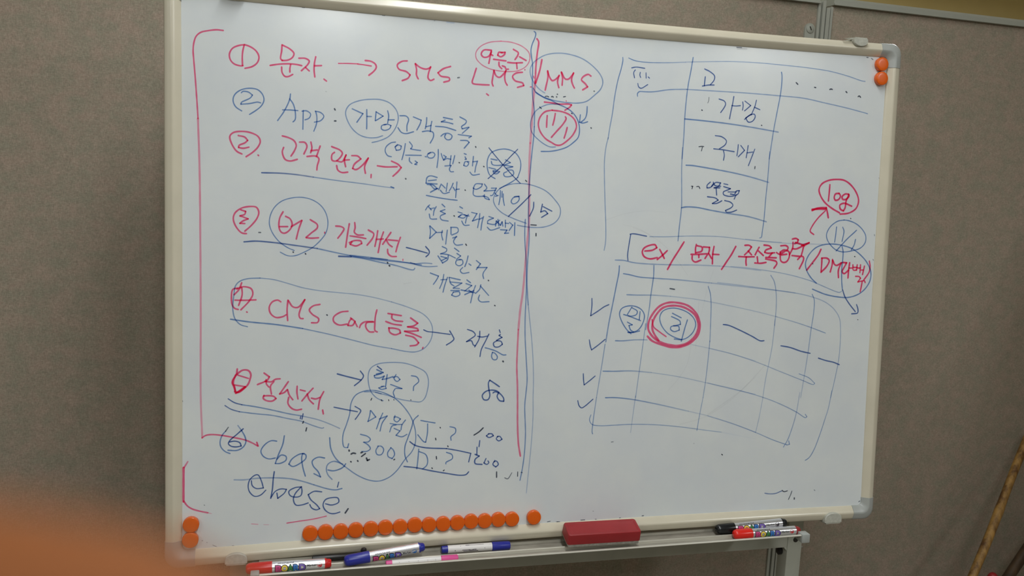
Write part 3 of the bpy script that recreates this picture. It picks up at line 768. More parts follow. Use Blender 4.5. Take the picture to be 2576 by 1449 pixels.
b 181 100 100 -2054 6038 -2052 5927 -2070 5766
b 181 100 100 -2008 5979 -1988 5918 -1969 5887
b 181 100 100 -1970 5955 -1932 5932 -1969 5881 -1919 5908
b 182 100 100 -1856 5954 -1872 5810
b 182 100 100 -1906 5908 -1858 5898
b 182 100 100 -1799 5956 -1828 5831
b 182 100 100 -1948 5795 -1853 5805 -1878 5748 -1858 5712 -1813 5713
k 183 100 100 -1729 5853 -1723 5851
b 183 100 100 -1653 5993 -1621 5982
b 183 100 100 -1639 5944 -1619 5910 -1638 5904
b 183 100 100 -1574 5872 -1638 5869 -1656 5813 -1611 5802 -1580 5847 -1599 5871
b 184 100 100 -1509 5956 -1521 5811
b 184 100 100 -1516 5874 -1452 5883
b 184 100 100 -1443 5890 -1469 5801 -1481 5719
b 184 100 100 -1558 5716 -1518 5674 -1409 5690
k 185 100 100 -1346 5811 -1339 5806
#crossed out blue ring
b 173 100 100 -801 5661 -758 5803 -768 5929 -850 6040 -982 6087 -1100 6079 -1229 6024 -1285 5921 -1288 5795 -1247 5684 -1161 5630
n 162 100 100 -1269 6097 -1162 5976 -1002 5806 -867 5672 -759 5574
n 161 100 100 -812 6094 -953 5947 -1080 5803 -1272 5626
b 186 100 100 -1233 5929 -1135 5914
b 186 100 100 -1226 5892 -1212 5848 -1133 5833 -1029 5849
b 186 100 100 -1262 5796 -1158 5775
b 186 100 100 -1183 5736 -1092 5740 -1130 5707 -1182 5711 -1196 5748 -1118 5764
b 186 100 100 -1005 5926 -925 5885 -1016 5843 -884 5823 -988 5794
b 187 100 100 -974 5744 -1026 5717 -1012 5673 -933 5670 -868 5710 -882 5766 -961 5770
k 163 100 100 -674 5621 -653 5603
#underlined blue Korean word below the parenthesis line
b 193 100 100 -2065 5617 -2166 5638 -2216 5612 -2233 5525 -2152 5521 -2063 5518
b 193 100 100 -2196 5563 -2077 5580
b 206 100 100 -2214 5507 -2126 5503 -2062 5450 -2162 5391
b 193 100 100 -2164 5502 -2100 5442 -2049 5450
b 182 100 100 -2000 5520 -2037 5432
b 182 100 100 -1987 5508 -1936 5460
b 182 100 100 -1905 5536 -1922 5410
b 182 100 100 -2011 5426 -1960 5378 -1871 5400
b 183 100 100 -1816 5539 -1835 5488 -1872 5424
b 183 100 100 -1815 5476 -1782 5427
b 183 100 100 -1757 5559 -1764 5440 -1774 5321
b 183 100 100 -1770 5446 -1719 5452
b 183 100 100 -2224 5341 -2085 5318 -1895 5293 -1748 5281
k 184 100 100 -1629 5441 -1623 5436
b 185 100 100 -1360 5541 -1464 5538 -1501 5474 -1462 5456 -1373 5503 -1360 5541
b 185 100 100 -1495 5474 -1497 5373 -1460 5352 -1324 5356
b 185 100 100 -1328 5542 -1288 5481 -1332 5435 -1215 5445 -1150 5453
b 186 100 100 -1325 5379 -1317 5328 -1245 5305 -1265 5336 -1344 5359
b 186 100 100 -1216 5483 -1138 5485 -1201 5370 -1227 5369
b 186 100 100 -1162 5409 -1122 5372
b 187 100 100 -1148 5359 -1103 5373
b 187 100 100 -1072 5450 -1076 5335 -1093 5233
b 187 100 100 -1045 5438 -1046 5349
#blue date 10/15 in a blue oval across the divider
b 164 80 80 -643 4954 -851 5023 -1038 5108 -1145 5207 -1180 5307 -1137 5422 -1047 5501 -890 5557 -706 5569 -518 5537 -329 5460 -190 5336 -98 5209 -101 5080 -180 4974 -340 4906 -528 4892 -689 4905 -789 4922
b 187 100 100 -801 5661 -865 5608 -1086 5481
b 187 100 100 -1025 5400 -1023 5312 -1003 5223
b 188 100 100 -767 5370 -846 5361 -897 5290 -870 5252 -804 5273 -766 5332 -780 5370 -846 5355
n 189 100 100 -582 5401 -724 5256 -937 5053
n 190 100 100 -532 5287 -536 5197 -593 5068
n 191 100 100 -390 5259 -414 5136 -347 5157 -299 5114 -398 5053
n 191 100 100 -376 5221 -232 5154
k 190 100 100 -569 4933 -482 4929
k 191 100 100 -482 4800 -481 4761
#blue Korean line about the handset
b 181 100 100 -2171 5198 -2202 5172 -2233 5121
b 182 100 100 -2190 5172 -2145 5124
b 182 100 100 -2158 5142 -2101 5156
b 182 100 100 -2070 5175 -2101 5118 -2112 5043
b 182 100 100 -2175 5061 -2155 4992 -2060 4988
b 183 100 100 -1982 5215 -1937 5175
b 182 100 100 -1936 5135 -2006 5108 -1929 5073 -2004 5033 -1991 4984 -1882 4961
k 184 100 100 -1793 5044 -1787 5039
b 184 100 100 -1707 5185 -1662 5161
b 184 100 100 -1731 5103 -1667 5086
b 184 100 100 -1724 5028 -1660 5067 -1596 5050 -1646 5011 -1724 5028 -1686 5060
b 185 100 100 -1634 5061 -1557 5044
b 185 100 100 -1570 5069 -1595 5018 -1613 4936
b 185 100 100 -1671 4966 -1631 4904 -1554 4906
b 185 100 100 -1519 5102 -1435 5085 -1504 4970 -1420 5003
b 186 100 100 -1390 5086 -1400 4985 -1421 4870
b 186 100 100 -1401 4998 -1343 5024
b 186 100 100 -1330 5044 -1354 4948 -1368 4834
b 186 100 100 -1246 5046 -1173 5022 -1264 4975 -1263 4937 -1151 4927 -1074 4992
b 187 100 100 -1101 5005 -1085 4903
b 187 100 100 -1268 4880 -1215 4837 -1072 4878
b 212 100 100 -1138 4902 -1126 4979 -1059 4916 -1034 4968 -1020 4904
b 188 100 100 -982 4995 -980 4886
b 188 100 100 -981 4950 -928 4945
b 188 100 100 -1058 4846 -952 4842 -990 4790 -925 4798
b 189 100 100 -916 4964 -862 4921 -919 4836
b 189 100 100 -829 4960 -831 4761
#blue Korean word above the short arrow
b 182 100 100 -2166 4880 -2152 4793 -2163 4692
b 183 100 100 -2160 4880 -2063 4788 -2163 4692
b 183 100 100 -2050 4782 -1968 4790
b 183 100 100 -1969 4815 -1980 4758 -1960 4671
b 183 100 100 -1892 4823 -1903 4722 -1914 4609
b 184 100 100 -1842 4868 -1733 4858 -1726 4801 -1821 4749
b 184 100 100 -1836 4862 -1834 4761
b 184 100 100 -1750 4731 -1793 4649 -1754 4599 -1651 4607
b 184 100 100 -1807 4705 -1743 4725
k 185 100 100 -1602 4614 -1589 4595
#red circled numeral three
r 236 100 100 -4834 4712 -4902 4723 -4982 4816 -5016 4922 -4993 5005 -4902 5078 -4777 5105 -4697 5095 -4663 5025 -4686 4941 -4766 4833 -4857 4747
r 236 100 100 -4914 5054 -4846 5032 -4857 4991 -4925 4965
r 235 100 100 -4919 4965 -4811 4926 -4891 4889 -4925 4859 -4857 4857
k 192 80 80 -4662 4733 -4637 4732
#blue ring around the red third heading
b 161 90 85 -4163 4478 -4268 4525 -4385 4613 -4478 4743 -4515 4862 -4502 4981 -4444 5102 -4341 5195 -4190 5247 -4049 5257 -3908 5225 -3790 5150 -3712 5037 -3681 4892 -3710 4746 -3786 4635 -3904 4524 -4033 4450 -4151 4402 -4256 4401 -4361 4451
k 195 100 100 -4179 4456 -4175 4451
k 196 100 100 -4003 4434 -3998 4428
#red Korean heading inside the blue ring
r 240 100 100 -4323 5040 -4369 4949 -4380 4817 -4351 4746 -4304 4728 -4234 4772 -4194 4857 -4223 4940 -4288 4975
r 240 100 100 -4374 4823 -4258 4826
r 241 100 100 -4205 4827 -4059 4920
r 241 100 100 -4054 4920 -4094 4811 -4134 4647
r 243 100 100 -3936 4935 -3835 4865 -3835 4816 -3917 4742 -3993 4674
r 243 100 100 -3993 4668 -3917 4663 -3816 4671
r 197 100 100 -3727 4755 -3727 4740
#red Korean words on the third line
r 246 100 100 -3567 4849 -3489 4842 -3447 4812 -3476 4751 -3536 4670
r 246 100 100 -3369 4887 -3386 4789 -3403 4667 -3420 4538
r 247 100 100 -3291 4907 -3284 4828 -3296 4766 -3247 4725 -3162 4726
r 247 100 100 -3355 4707 -3246 4694 -3125 4672
r 248 100 100 -3367 4606 -3294 4638 -3197 4633 -3185 4597 -3269 4559 -3354 4582 -3330 4619
r 249 100 100 -3089 4801 -3009 4748 -3021 4686 -3105 4573
r 249 100 100 -2949 4792 -2966 4674 -2989 4557
r 250 100 100 -2966 4662 -2867 4670
r 250 100 100 -2863 4775 -2904 4651 -2939 4465
r 251 100 100 -2752 4771 -2806 4690 -2873 4590
r 251 100 100 -2824 4665 -2780 4591 -2730 4555
r 252 100 100 -2793 4659 -2651 4649
r 252 100 100 -2608 4699 -2644 4593 -2673 4481
r 252 100 100 -2798 4516 -2791 4455 -2741 4412 -2666 4409
r 217 80 80 -2566 4368 -2566 4352
#heavy blue underlines of the third line
n 205 100 80 -4868 4593 -4708 4607 -4431 4588 -4128 4551 -3833 4513
b 191 85 80 -3833 4513 -3534 4450 -3292 4405 -2925 4354 -2553 4321 -2283 4286
n 236 100 90 -3521 4402 -3340 4398
b 192 90 80 -3340 4398 -3170 4375 -2925 4323 -2677 4276 -2401 4210 -2383 4235
b 238 90 80 -3353 4416 -3170 4400 -2987 4380 -2802 4358
b 179 80 70 -3048 4383 -2802 4358 -2390 4304
b 183 80 70 -2450 4320 -2324 4278 -2185 4260 -2039 4268
b 182 80 70 -2387 4302 -2224 4314 -2122 4307
k 216 100 100 -2798 4317 -2793 4310
k 240 100 100 -2769 4271 -2764 4266
#short blue arrow after the third line
n 193 100 100 -2516 4548 -2378 4515 -2195 4467
n 195 100 100 -2222 4567 -2164 4493 -2175 4449 -2215 4411
#blue Korean words right of the short arrow
b 184 100 100 -1968 4571 -1897 4534 -1903 4497 -1992 4457
b 184 100 100 -1985 4460 -1870 4446 -1760 4397
b 209 100 100 -2029 4425 -1957 4319 -1882 4371 -1870 4434
b 184 100 100 -1985 4420 -1895 4396 -1971 4357
b 185 100 100 -1776 4549 -1705 4499
b 185 100 100 -1736 4467 -1677 4430 -1741 4379
b 185 100 100 -1670 4373 -1740 4360 -1752 4309 -1700 4278 -1643 4310 -1650 4367 -1702 4379
b 186 100 100 -1561 4432 -1579 4349 -1610 4266
b 186 100 100 -1546 4311 -1513 4288
b 186 100 100 -1642 4253 -1680 4208 -1646 4164 -1543 4177
b 187 100 100 -1430 4363 -1364 4313 -1427 4223
b 188 100 100 -1415 4255 -1258 4257
b 187 100 100 -1258 4257 -1315 4173 -1321 4134 -1307 4083
k 188 100 100 -1233 4057 -1227 4052
#blue Korean words at the end of the small blue column
b 184 100 100 -2145 4164 -2017 4117 -2042 4066 -2094 3990
b 184 100 100 -1935 4143 -1952 4041 -1995 3929
b 185 100 100 -1978 4060 -1889 4067
b 185 100 100 -1877 4099 -1913 3991 -1943 3870
b 185 100 100 -1851 4092 -1824 4004 -1771 3966
b 186 100 100 -1851 4099 -1677 4062
b 185 100 100 -1837 4029 -1650 4011 -1784 3934 -1687 3928
b 186 100 100 -1822 3896 -1686 3896
b 186 100 100 -1782 3870 -1807 3826 -1743 3803 -1679 3833 -1692 3877 -1782 3870
b 187 100 100 -1573 4062 -1514 4018
b 187 100 100 -1585 4005 -1494 3974 -1602 3890
b 212 100 100 -1661 3905 -1446 3865
b 200 100 100 -1601 3833 -1459 3897
b 187 100 100 -1435 3974 -1472 3865 -1507 3705
b 187 100 100 -1538 3903 -1485 3865
b 188 100 100 -1350 3987 -1369 3916 -1432 3852
b 188 100 100 -1357 3968 -1222 3821
b 188 100 100 -1367 3827 -1385 3763 -1351 3724 -1214 3724
k 189 100 100 -1123 3665 -1116 3659
#red circled numeral four
r 237 100 100 -4955 3921 -5023 3902 -5042 3798 -5029 3669 -4993 3623 -4949 3610
r 239 100 100 -4968 3908 -4881 3941 -4770 3915 -4745 3838 -4795 3734 -4912 3604
r 237 100 100 -4900 3999 -4937 3902 -5005 3824
r 238 100 100 -4900 3928 -4894 3824 -4943 3669
r 238 100 100 -4993 3746 -4857 3744 -4701 3750
r 205 100 100 -4831 3574 -4824 3568
#blue outline around the fourth line
b 169 85 85 -4819 3356 -4919 3389 -4993 3474 -5023 3604 -5011 3798 -4986 3953 -4931 4018 -4820 4058 -4646 4069
b 140 75 50 -4646 4069 -4446 4047 -4218 3983 -4040 3931 -3783 3886 -3524 3860 -3262 3834 -2997 3788 -2729 3721
b 160 55 80 -2729 3721 -2458 3632 -2238 3529 -2126 3405 -2094 3281 -2121 3130 -2216 3007 -2352 2951 -2516 2963 -2720 3007
b 167 65 80 -2720 3007 -2989 3058 -3255 3129 -3649 3234 -4037 3324
b 217 90 100 -4037 3324 -4419 3386 -4795 3427 -5054 3468
#red letters CMS
r 241 100 100 -4350 3721 -4395 3747 -4470 3721 -4514 3642 -4495 3550 -4419 3491 -4318 3504 -4274 3530
r 243 100 100 -4249 3747 -4261 3602 -4252 3444
r 244 100 100 -4243 3740 -4179 3648 -4103 3641 -4007 3754
r 244 100 100 -4007 3754 -4064 3628 -4089 3523 -4070 3476 -4031 3472
r 245 100 100 -3788 3683 -3885 3661 -3942 3601 -3897 3535 -3806 3468 -3819 3415 -3909 3409
k 200 100 100 -3686 3526 -3680 3522
#red word Card
r 248 100 100 -3378 3580 -3482 3567 -3586 3494 -3586 3427 -3507 3373 -3389 3386
r 249 100 100 -3337 3479 -3271 3425 -3310 3365 -3376 3366 -3350 3439 -3324 3466
r 250 100 100 -3271 3412 -3237 3347
r 251 100 100 -3204 3331 -3185 3378 -3126 3418 -3006 3421
r 252 100 100 -2948 3599 -2970 3491 -2976 3383 -2971 3282 -2938 3264
r 251 100 100 -2993 3417 -3099 3404 -3112 3344 -3058 3269 -2991 3264
#red Korean word at the end of the fourth line
r 255 100 100 -2780 3545 -2578 3510
r 254 100 100 -2720 3524 -2719 3470 -2671 3436 -2556 3421
r 254 100 100 -2812 3423 -2698 3381 -2576 3364
r 255 100 100 -2764 3327 -2750 3259 -2668 3218 -2588 3244 -2602 3292 -2697 3320 -2764 3321
r 257 100 100 -2435 3475 -2325 3393 -2385 3352 -2481 3339
r 257 100 100 -2474 3336 -2323 3304 -2316 3276 -2425 3270 -2527 3271
r 257 100 100 -2520 3268 -2397 3229 -2267 3173
r 258 100 100 -2506 3209 -2383 3174 -2306 3091 -2340 3057 -2435 3044
r 221 100 100 -2246 3001 -2237 3019
#blue arrow leaving the fourth line
n 173 100 100 -2232 3290 -2175 3264 -2084 3253 -1971 3237 -1816 3215
n 199 100 100 -1827 3271 -1774 3183 -1758 3142 -1793 3102 -1875 3051
#blue Korean word right of the long arrow
n 188 100 100 -1548 3291 -1453 3253 -1421 3201 -1482 3150 -1560 3099 -1482 3113 -1449 3046 -1417 3035
n 189 100 100 -1351 3262 -1357 3148 -1427 3015
n 189 100 100 -1384 3182 -1315 3169 -1231 3183
n 189 100 100 -1205 3214 -1251 3116 -1321 2972 -1340 2863
n 190 100 100 -1038 3280 -1023 3238
n 191 100 100 -1020 3207 -1041 3192 -992 3160 -1082 3114
n 191 100 100 -1071 3109 -1128 3073 -1111 3016 -1047 3010 -984 3051 -1007 3098 -1071 3109
b 191 100 100 -1259 3000 -1184 2980 -1078 2942 -970 2883 -922 2883
b 191 100 100 -1141 2928 -1155 2865 -1128 2813 -1075 2812 -1060 2853 -1109 2917 -1141 2922
k 255 100 100 -969 2781 -964 2776
#blue number 80
n 217 100 100 -1017 2379 -1098 2436 -1173 2485 -1194 2449 -1186 2344 -1168 2238 -1198 2176 -1262 2178 -1290 2242 -1243 2303 -1159 2327 -1063 2314 -1020 2287
n 218 100 100 -1118 2281 -1084 2299 -1009 2271 -943 2190 -941 2143 -1006 2155 -1050 2225 -1030 2277
#red scribbled numeral five
r 262 100 100 -4962 2737 -4973 2658 -5025 2574 -5031 2526 -5002 2476 -4985 2378
r 264 100 100 -4968 2658 -4887 2717 -4806 2710 -4772 2654 -4783 2581 -4818 2496 -4899 2425 -4979 2378
r 230 100 100 -4956 2646 -4806 2594
r 230 100 100 -5002 2501 -4853 2473 -4968 2390
r 285 100 100 -4985 2646 -5019 2538 -4991 2415
r 286 100 100 -4997 2403 -4945 2390 -4847 2466
#red Korean word on the fifth line
r 243 100 100 -4586 2669 -4510 2612 -4539 2563 -4679 2499
r 243 100 100 -4556 2570 -4550 2502 -4515 2458
r 244 100 100 -4574 2546 -4480 2537 -4422 2573 -4357 2578
r 244 100 100 -4445 2537 -4492 2476 -4480 2353
r 245 100 100 -4585 2337 -4597 2294 -4550 2256 -4468 2248 -4415 2283 -4445 2315 -4527 2329 -4591 2325
r 245 100 100 -4239 2532 -4304 2435 -4362 2350 -4303 2367 -4256 2409
r 246 100 100 -4250 2415 -4226 2334 -4173 2258
r 246 100 100 -4232 2297 -4244 2210 -4196 2135 -4124 2101 -4047 2111
r 246 100 100 -4111 2461 -4114 2368 -4099 2268
r 247 100 100 -4066 2404 -3995 2384
r 248 100 100 -3881 2424 -3959 2339 -4042 2236
r 248 100 100 -3965 2339 -3934 2251 -3874 2187
r 249 100 100 -3904 2275 -3838 2261 -3778 2284
r 249 100 100 -3724 2370 -3778 2259 -3803 2104
r 274 100 100 -3738 2089 -3728 2032
#double blue underline of the fifth line
n 172 95 95 -5088 2298 -5002 2239 -4899 2205
b 186 95 75 -4899 2205 -4702 2168 -4468 2112 -4231 2049 -4052 2012
b 167 65 55 -4052 2012 -3812 1947 -3630 1872 -3483 1800
n 160 90 90 -5134 2200 -5048 2142 -4933 2102
b 165 90 70 -4933 2102 -4701 2064 -4467 2032 -4231 1974 -4052 1931 -3872 1856 -3739 1813 -3721 1821
n 177 100 100 -4058 1999 -4064 1968
n 177 100 100 -4023 2042 -4040 1961
k 177 100 100 -4016 1927 -4028 1899
k 178 100 100 -3970 1828 -3982 1778
#upper blue arrow right of the fifth line
n 215 100 100 -3527 2634 -3392 2594 -3171 2533
n 193 100 100 -3185 2671 -3137 2595 -3171 2533 -3271 2449
#lower blue arrow right of the fifth line
n 180 100 100 -3571 2128 -3388 2085 -3222 2048
n 181 100 100 -3259 2131 -3172 2065 -3203 2003 -3254 1931
#blue Korean word and question mark in a blue outline
b 160 80 70 -2835 2206 -2926 2246 -3016 2340 -3054 2447 -3067 2599 -3035 2704 -2932 2771 -2723 2794 -2512 2778 -2329 2714 -2190 2627 -2145 2503 -2162 2333 -2199 2226 -2259 2174 -2397 2186 -2580 2222 -2776 2288 -2957 2339
n 182 100 100 -2931 2740 -2864 2686
b 206 100 100 -2938 2687 -2841 2640 -2945 2619
b 207 100 100 -2870 2625 -2974 2597 -2967 2567 -2899 2558 -2825 2586 -2854 2534 -2780 2547 -2690 2576
b 195 100 100 -2780 2608 -2801 2434
b 183 100 100 -2838 2427 -2905 2406 -2867 2382 -2793 2395 -2808 2426 -2868 2428
b 184 100 100 -2645 2606 -2675 2545 -2629 2498 -2584 2528 -2630 2575 -2690 2561
b 184 100 100 -2726 2455 -2552 2386 -2642 2392
b 183 100 100 -2657 2384 -2684 2332 -2663 2262
b 185 100 100 -2410 2582 -2326 2561 -2295 2491 -2370 2416 -2376 2351
#large blue oval around the number 300
b 172 95 85 -3349 1560 -3363 1500 -3415 1509 -3438 1594 -3431 1715 -3381 1865 -3338 2016 -3318 2182 -3253 2301 -3135 2358 -2987 2370 -2807 2319 -2640 2223 -2502 2081 -2393 1908 -2336 1720 -2333 1534 -2385 1396 -2490 1277 -2610 1111 -2730 1009 -2880 958 -3031 978 -3211 1064 -3405 1211
b 204 80 100 -3405 1211 -3538 1340 -3613 1495 -3632 1662
b 158 80 80 -3120 2350 -2986 2347 -2867 2313
#dark dots scattered inside the oval
k 145 100 100 -3008 2249 -3022 2219
k 146 100 100 -2866 2222 -2853 2202
k 147 100 100 -2753 2219 -2750 2203
k 135 100 100 -2675 2218 -2670 2213
k 136 100 100 -2415 2208 -2409 2203
k 242 100 100 -3342 1461 -3339 1445
k 242 100 100 -3310 1398 -3281 1412 -3244 1403
k 219 100 100 -3154 1353 -3095 1396
k 244 100 100 -3079 1326 -3064 1287 -3034 1301
k 218 100 100 -3315 1282 -3309 1276
k 219 100 100 -3213 1290 -3207 1283
k 243 100 100 -3162 1411 -3140 1420
#blue Korean word for every month
b 182 100 100 -3028 2059 -3035 1991 -3063 1892
b 183 100 100 -3020 2059 -2945 1957 -3063 1892
b 183 100 100 -2840 2015 -2891 1894 -2932 1773
b 184 100 100 -2892 1925 -2772 1967
b 183 100 100 -2772 1967 -2846 1862 -2878 1737
b 185 100 100 -2652 1970 -2666 1902 -2620 1869 -2568 1914 -2621 1946 -2666 1948
b 184 100 100 -2726 1850 -2635 1831 -2544 1828
b 184 100 100 -2635 1824 -2695 1810 -2731 1719
b 185 100 100 -2491 1896 -2544 1820 -2558 1744
b 185 100 100 -2664 1771 -2573 1729 -2632 1662 -2541 1635 -2465 1671
#blue number 300
b 183 100 100 -3173 1698 -3068 1663 -3023 1616 -3052 1578 -3127 1574
b 183 100 100 -3119 1573 -3052 1525 -3021 1470 -3066 1433 -3155 1430
b 184 100 100 -2902 1503 -2938 1436 -2915 1373 -2855 1370 -2818 1446 -2857 1501 -2909 1504
b 185 100 100 -2706 1472 -2757 1397 -2749 1335 -2688 1301 -2651 1361 -2675 1440 -2713 1472
k 210 100 100 -2661 1281 -2649 1287
#blue lines J and D with question marks
b 186 100 100 -2294 1959 -2362 1891 -2391 1784 -2449 1616 -2493 1478 -2491 1339 -2451 1236
b 187 100 100 -2254 1880 -2146 1856 -2030 1833
b 187 100 100 -2146 1822 -2147 1682 -2172 1535 -2203 1544 -2297 1657
k 176 100 100 -1950 1760 -1944 1752
k 188 100 100 -2018 1591 -2013 1565
b 190 100 100 -1796 1766 -1709 1736 -1708 1665 -1777 1605 -1772 1550
n 212 100 100 -2418 1553 -2340 1495 -2186 1450 -1844 1420
n 190 100 100 -1844 1420 -1655 1380 -1452 1327
n 192 100 100 -1457 1317 -1486 1191
k 189 100 100 -1825 1463 -1818 1450
b 187 100 100 -2278 1431 -2288 1283 -2304 1120
b 188 100 100 -2270 1391 -2169 1340 -2136 1245 -2151 1167 -2211 1115
n 203 100 100 -2504 1168 -2304 1136 -2072 1077 -1837 1026 -1616 984 -1522 992 -1483 1033
k 189 100 100 -2001 1301 -1997 1262
k 189 100 100 -2068 1124 -2061 1113
k 164 100 100 -1888 1070 -1872 1079
b 190 100 100 -1843 1360 -1756 1322 -1747 1258 -1848 1200 -1848 1177
#dark numbers 100 and 200 beside the divider
k 217 100 100 -1264 1728 -1329 1667 -1408 1619
n 193 100 100 -1169 1629 -1209 1599 -1168 1569 -1096 1595 -1121 1627 -1177 1630
n 194 100 100 -1024 1584 -1047 1545 -1006 1509 -955 1534 -992 1583 -1032 1576
n 192 100 100 -1314 1527 -1324 1430
n 192 100 100 -1356 1423 -1357 1304
n 218 100 100 -1385 1309 -1318 1279 -1384 1226 -1382 1163 -1270 1142
n 193 100 100 -1208 1234 -1239 1164 -1190 1138 -1159 1168 -1175 1193
n 194 100 100 -1063 1196 -1094 1133 -1045 1091 -1005 1129 -1039 1187 -1079 1172
k 194 100 100 -1030 1010 -1028 922
k 156 80 60 -895 907 -846 889 -780 982
k 157 100 100 -683 993 -684 921
k 131 100 100 -628 983 -607 978
#blue circled numeral six
k 160 60 90 -5087 1877 -5127 1817
b 183 90 100 -5127 1817 -5167 1770 -5202 1673 -5191 1587 -5133 1517 -5064 1483
b 173 70 90 -4954 1899 -4902 1821
b 197 100 100 -4902 1821 -4856 1733 -4842 1646 -4879 1574 -4960 1528 -5093 1534
n 196 100 100 -4879 1845 -4972 1762 -5064 1680 -5087 1632 -5053 1594 -4983 1578 -4908 1588 -4926 1638 -4995 1665 -5070 1656
#blue word Cbase
b 187 100 100 -4402 1641 -4482 1651 -4576 1592 -4628 1501 -4599 1426 -4517 1378 -4422 1387
b 200 100 100 -4293 1718 -4316 1588 -4375 1441 -4422 1305
b 200 100 100 -4422 1303 -4351 1302 -4268 1348 -4268 1405 -4339 1427 -4398 1367
b 201 100 100 -4005 1437 -4077 1428 -4185 1357 -4226 1284 -4172 1246 -4065 1289 -3981 1360 -3981 1417 -4029 1438
b 202 100 100 -4027 1435 -4041 1376 -4022 1224 -3986 1090
b 203 100 100 -3703 1354 -3800 1371 -3884 1318 -3872 1242 -3799 1150 -3762 1066 -3859 1121
b 206 100 100 -3653 1168 -3567 1151 -3433 1196 -3390 1251
b 192 90 70 -3433 1247 -3568 1297 -3654 1257 -3677 1182 -3652 1092 -3591 1019
#blue line between the two lowest words
b 200 60 80 -5007 1086 -4868 1078 -4692 1092 -4457 1088 -4219 1064 -4039 1017 -3858 950
b 194 75 100 -3858 950 -3675 883 -3540 854 -3442 871
n 182 100 100 -3492 972 -3510 896
#dark blue word ebase
n 175 100 100 -4763 1060 -4751 985 -4692 938 -4592 942 -4622 1053 -4669 1143 -4716 1139 -4786 1074 -4809 976 -4786 887 -4715 821 -4633 835 -4557 906
n 200 100 100 -4436 1181 -4451 1069 -4462 920 -4486 777
n 178 100 100 -4480 795 -4421 880 -4338 913 -4260 902 -4290 847 -4385 771 -4397 853
n 191 100 100 -4039 928 -4135 921 -4224 869 -4206 805 -4122 775 -4050 796 -4033 871 -4045 929
n 191 100 100 -4051 923 -4134 826 -4158 739 -4122 655 -4037 650 -3941 676
n 192 100 100 -3742 836 -3857 849 -3942 803 -3905 725 -3820 643 -3771 577 -3819 561 -3892 597 -3917 649
n 193 100 100 -3686 648 -3588 623 -3490 662 -3503 727 -3589 738 -3686 712 -3722 638 -3697 560 -3623 498 -3550 487 -3470 507
k 244 100 100 -3347 551 -3390 487
#thin slanting red stroke above the magnet row
r 181 90 80 -4252 384 -4096 400 -3855 423 -3672 456
#faint red dashes left of the slanting red stroke
r 118 60 60 -4762 405 -4668 392
r 118 40 40 -4585 383 -4514 375
#tiny dark specks low on the board
k 92 100 100 -5428 732 -5419 729
#pink curve in the lower left corner
r 226 60 90 -5649 1390 -5702 1301
r 312 100 100 -5707 1304 -5709 1045 -5711 797
r 228 100 90 -5708 808 -5660 734 -5594 684 -5500 647 -5377 612
r 115 60 40 -5377 612 -5325 596
#dried ink specks along the frame edges
k 118 80 80 -4068 7978 -4035 7977
k 104 80 80 -2918 7958 -2883 7956
b 179 40 30 -1957 7933 -1848 7930
k 83 80 80 -2150 7938 -2138 7938
k 142 80 80 2847 7905 2940 7905
g 340 60 60 2862 7887 3028 7892
k 151 80 80 5297 7909 5328 7908
k 152 80 80 5392 7899 5424 7881
k 103 80 80 5672 5884 5682 5864
k 126 80 80 5645 4899 5650 4878
k 105 80 80 5644 4469 5654 4448
k 140 80 80 -164 142 -117 149
k 114 80 80 -16 134 18 134
k 114 80 80 5 132 45 132
k 143 80 80 406 133 475 134
k 116 80 80 654 134 674 132
k 117 80 80 1078 129 1099 130
k 167 80 80 1481 139 1509 141
k 95 80 80 608 273 622 269
k 81 80 80 -5310 120 -5254 92
k 82 80 80 -5036 92 -5013 91
k 81 80 80 -5459 200 -5448 196
k 81 80 80 -5393 168 -5385 162
k 118 80 80 -5717 2287 -5715 2276
k 106 80 80 4714 406 4731 391
k 139 80 80 5629 139 5653 152
k 92 80 80 2367 1333 2375 1326"""
def smooth(pts):
    """Catmull-Rom through the points, broken at sharp turns -> list of polylines"""
    runs, cur = [], [pts[0]]
    for i in range(1, len(pts)):
        cur.append(pts[i])
        if i < len(pts) - 1:
            a = pts[i] - pts[i - 1]; b = pts[i + 1] - pts[i]
            if a.length > 1e-6 and b.length > 1e-6 and a.angle(b) > math.radians(82): runs.append(cur); cur = [pts[i]]
    runs.append(cur); out = []
    for r in runs:
        if len(r) < 2: continue
        if len(r) == 2: out.append(r); continue
        q = [r[0] * 2 - r[1]] + r + [r[-1] * 2 - r[-2]]; res = [r[0]]
        for i in range(1, len(q) - 2):
            p0, p1, p2, p3 = q[i - 1:i + 3]; d = (p2 - p1).length; n = max(2, min(24, int(d / .0022) + 1))
            t01 = max((p1 - p0).length, 1e-5) ** .5; t12 = max(d, 1e-5) ** .5; t23 = max((p3 - p2).length, 1e-5) ** .5
            m1 = (p2 - p1 + t12 * ((p1 - p0) / t01 - (p2 - p0) / (t01 + t12)))
            m2 = (p2 - p1 + t12 * ((p3 - p2) / t23 - (p3 - p1) / (t12 + t23)))
            for k in range(1, n + 1):
                t = k / n
                res.append(p1 * (2 * t ** 3 - 3 * t ** 2 + 1) + m1 * (t ** 3 - 2 * t ** 2 + t) + p2 * (-2 * t ** 3 + 3 * t ** 2) + m2 * (t ** 3 - t ** 2))
        out.append(res)
    return out
zc = [0]
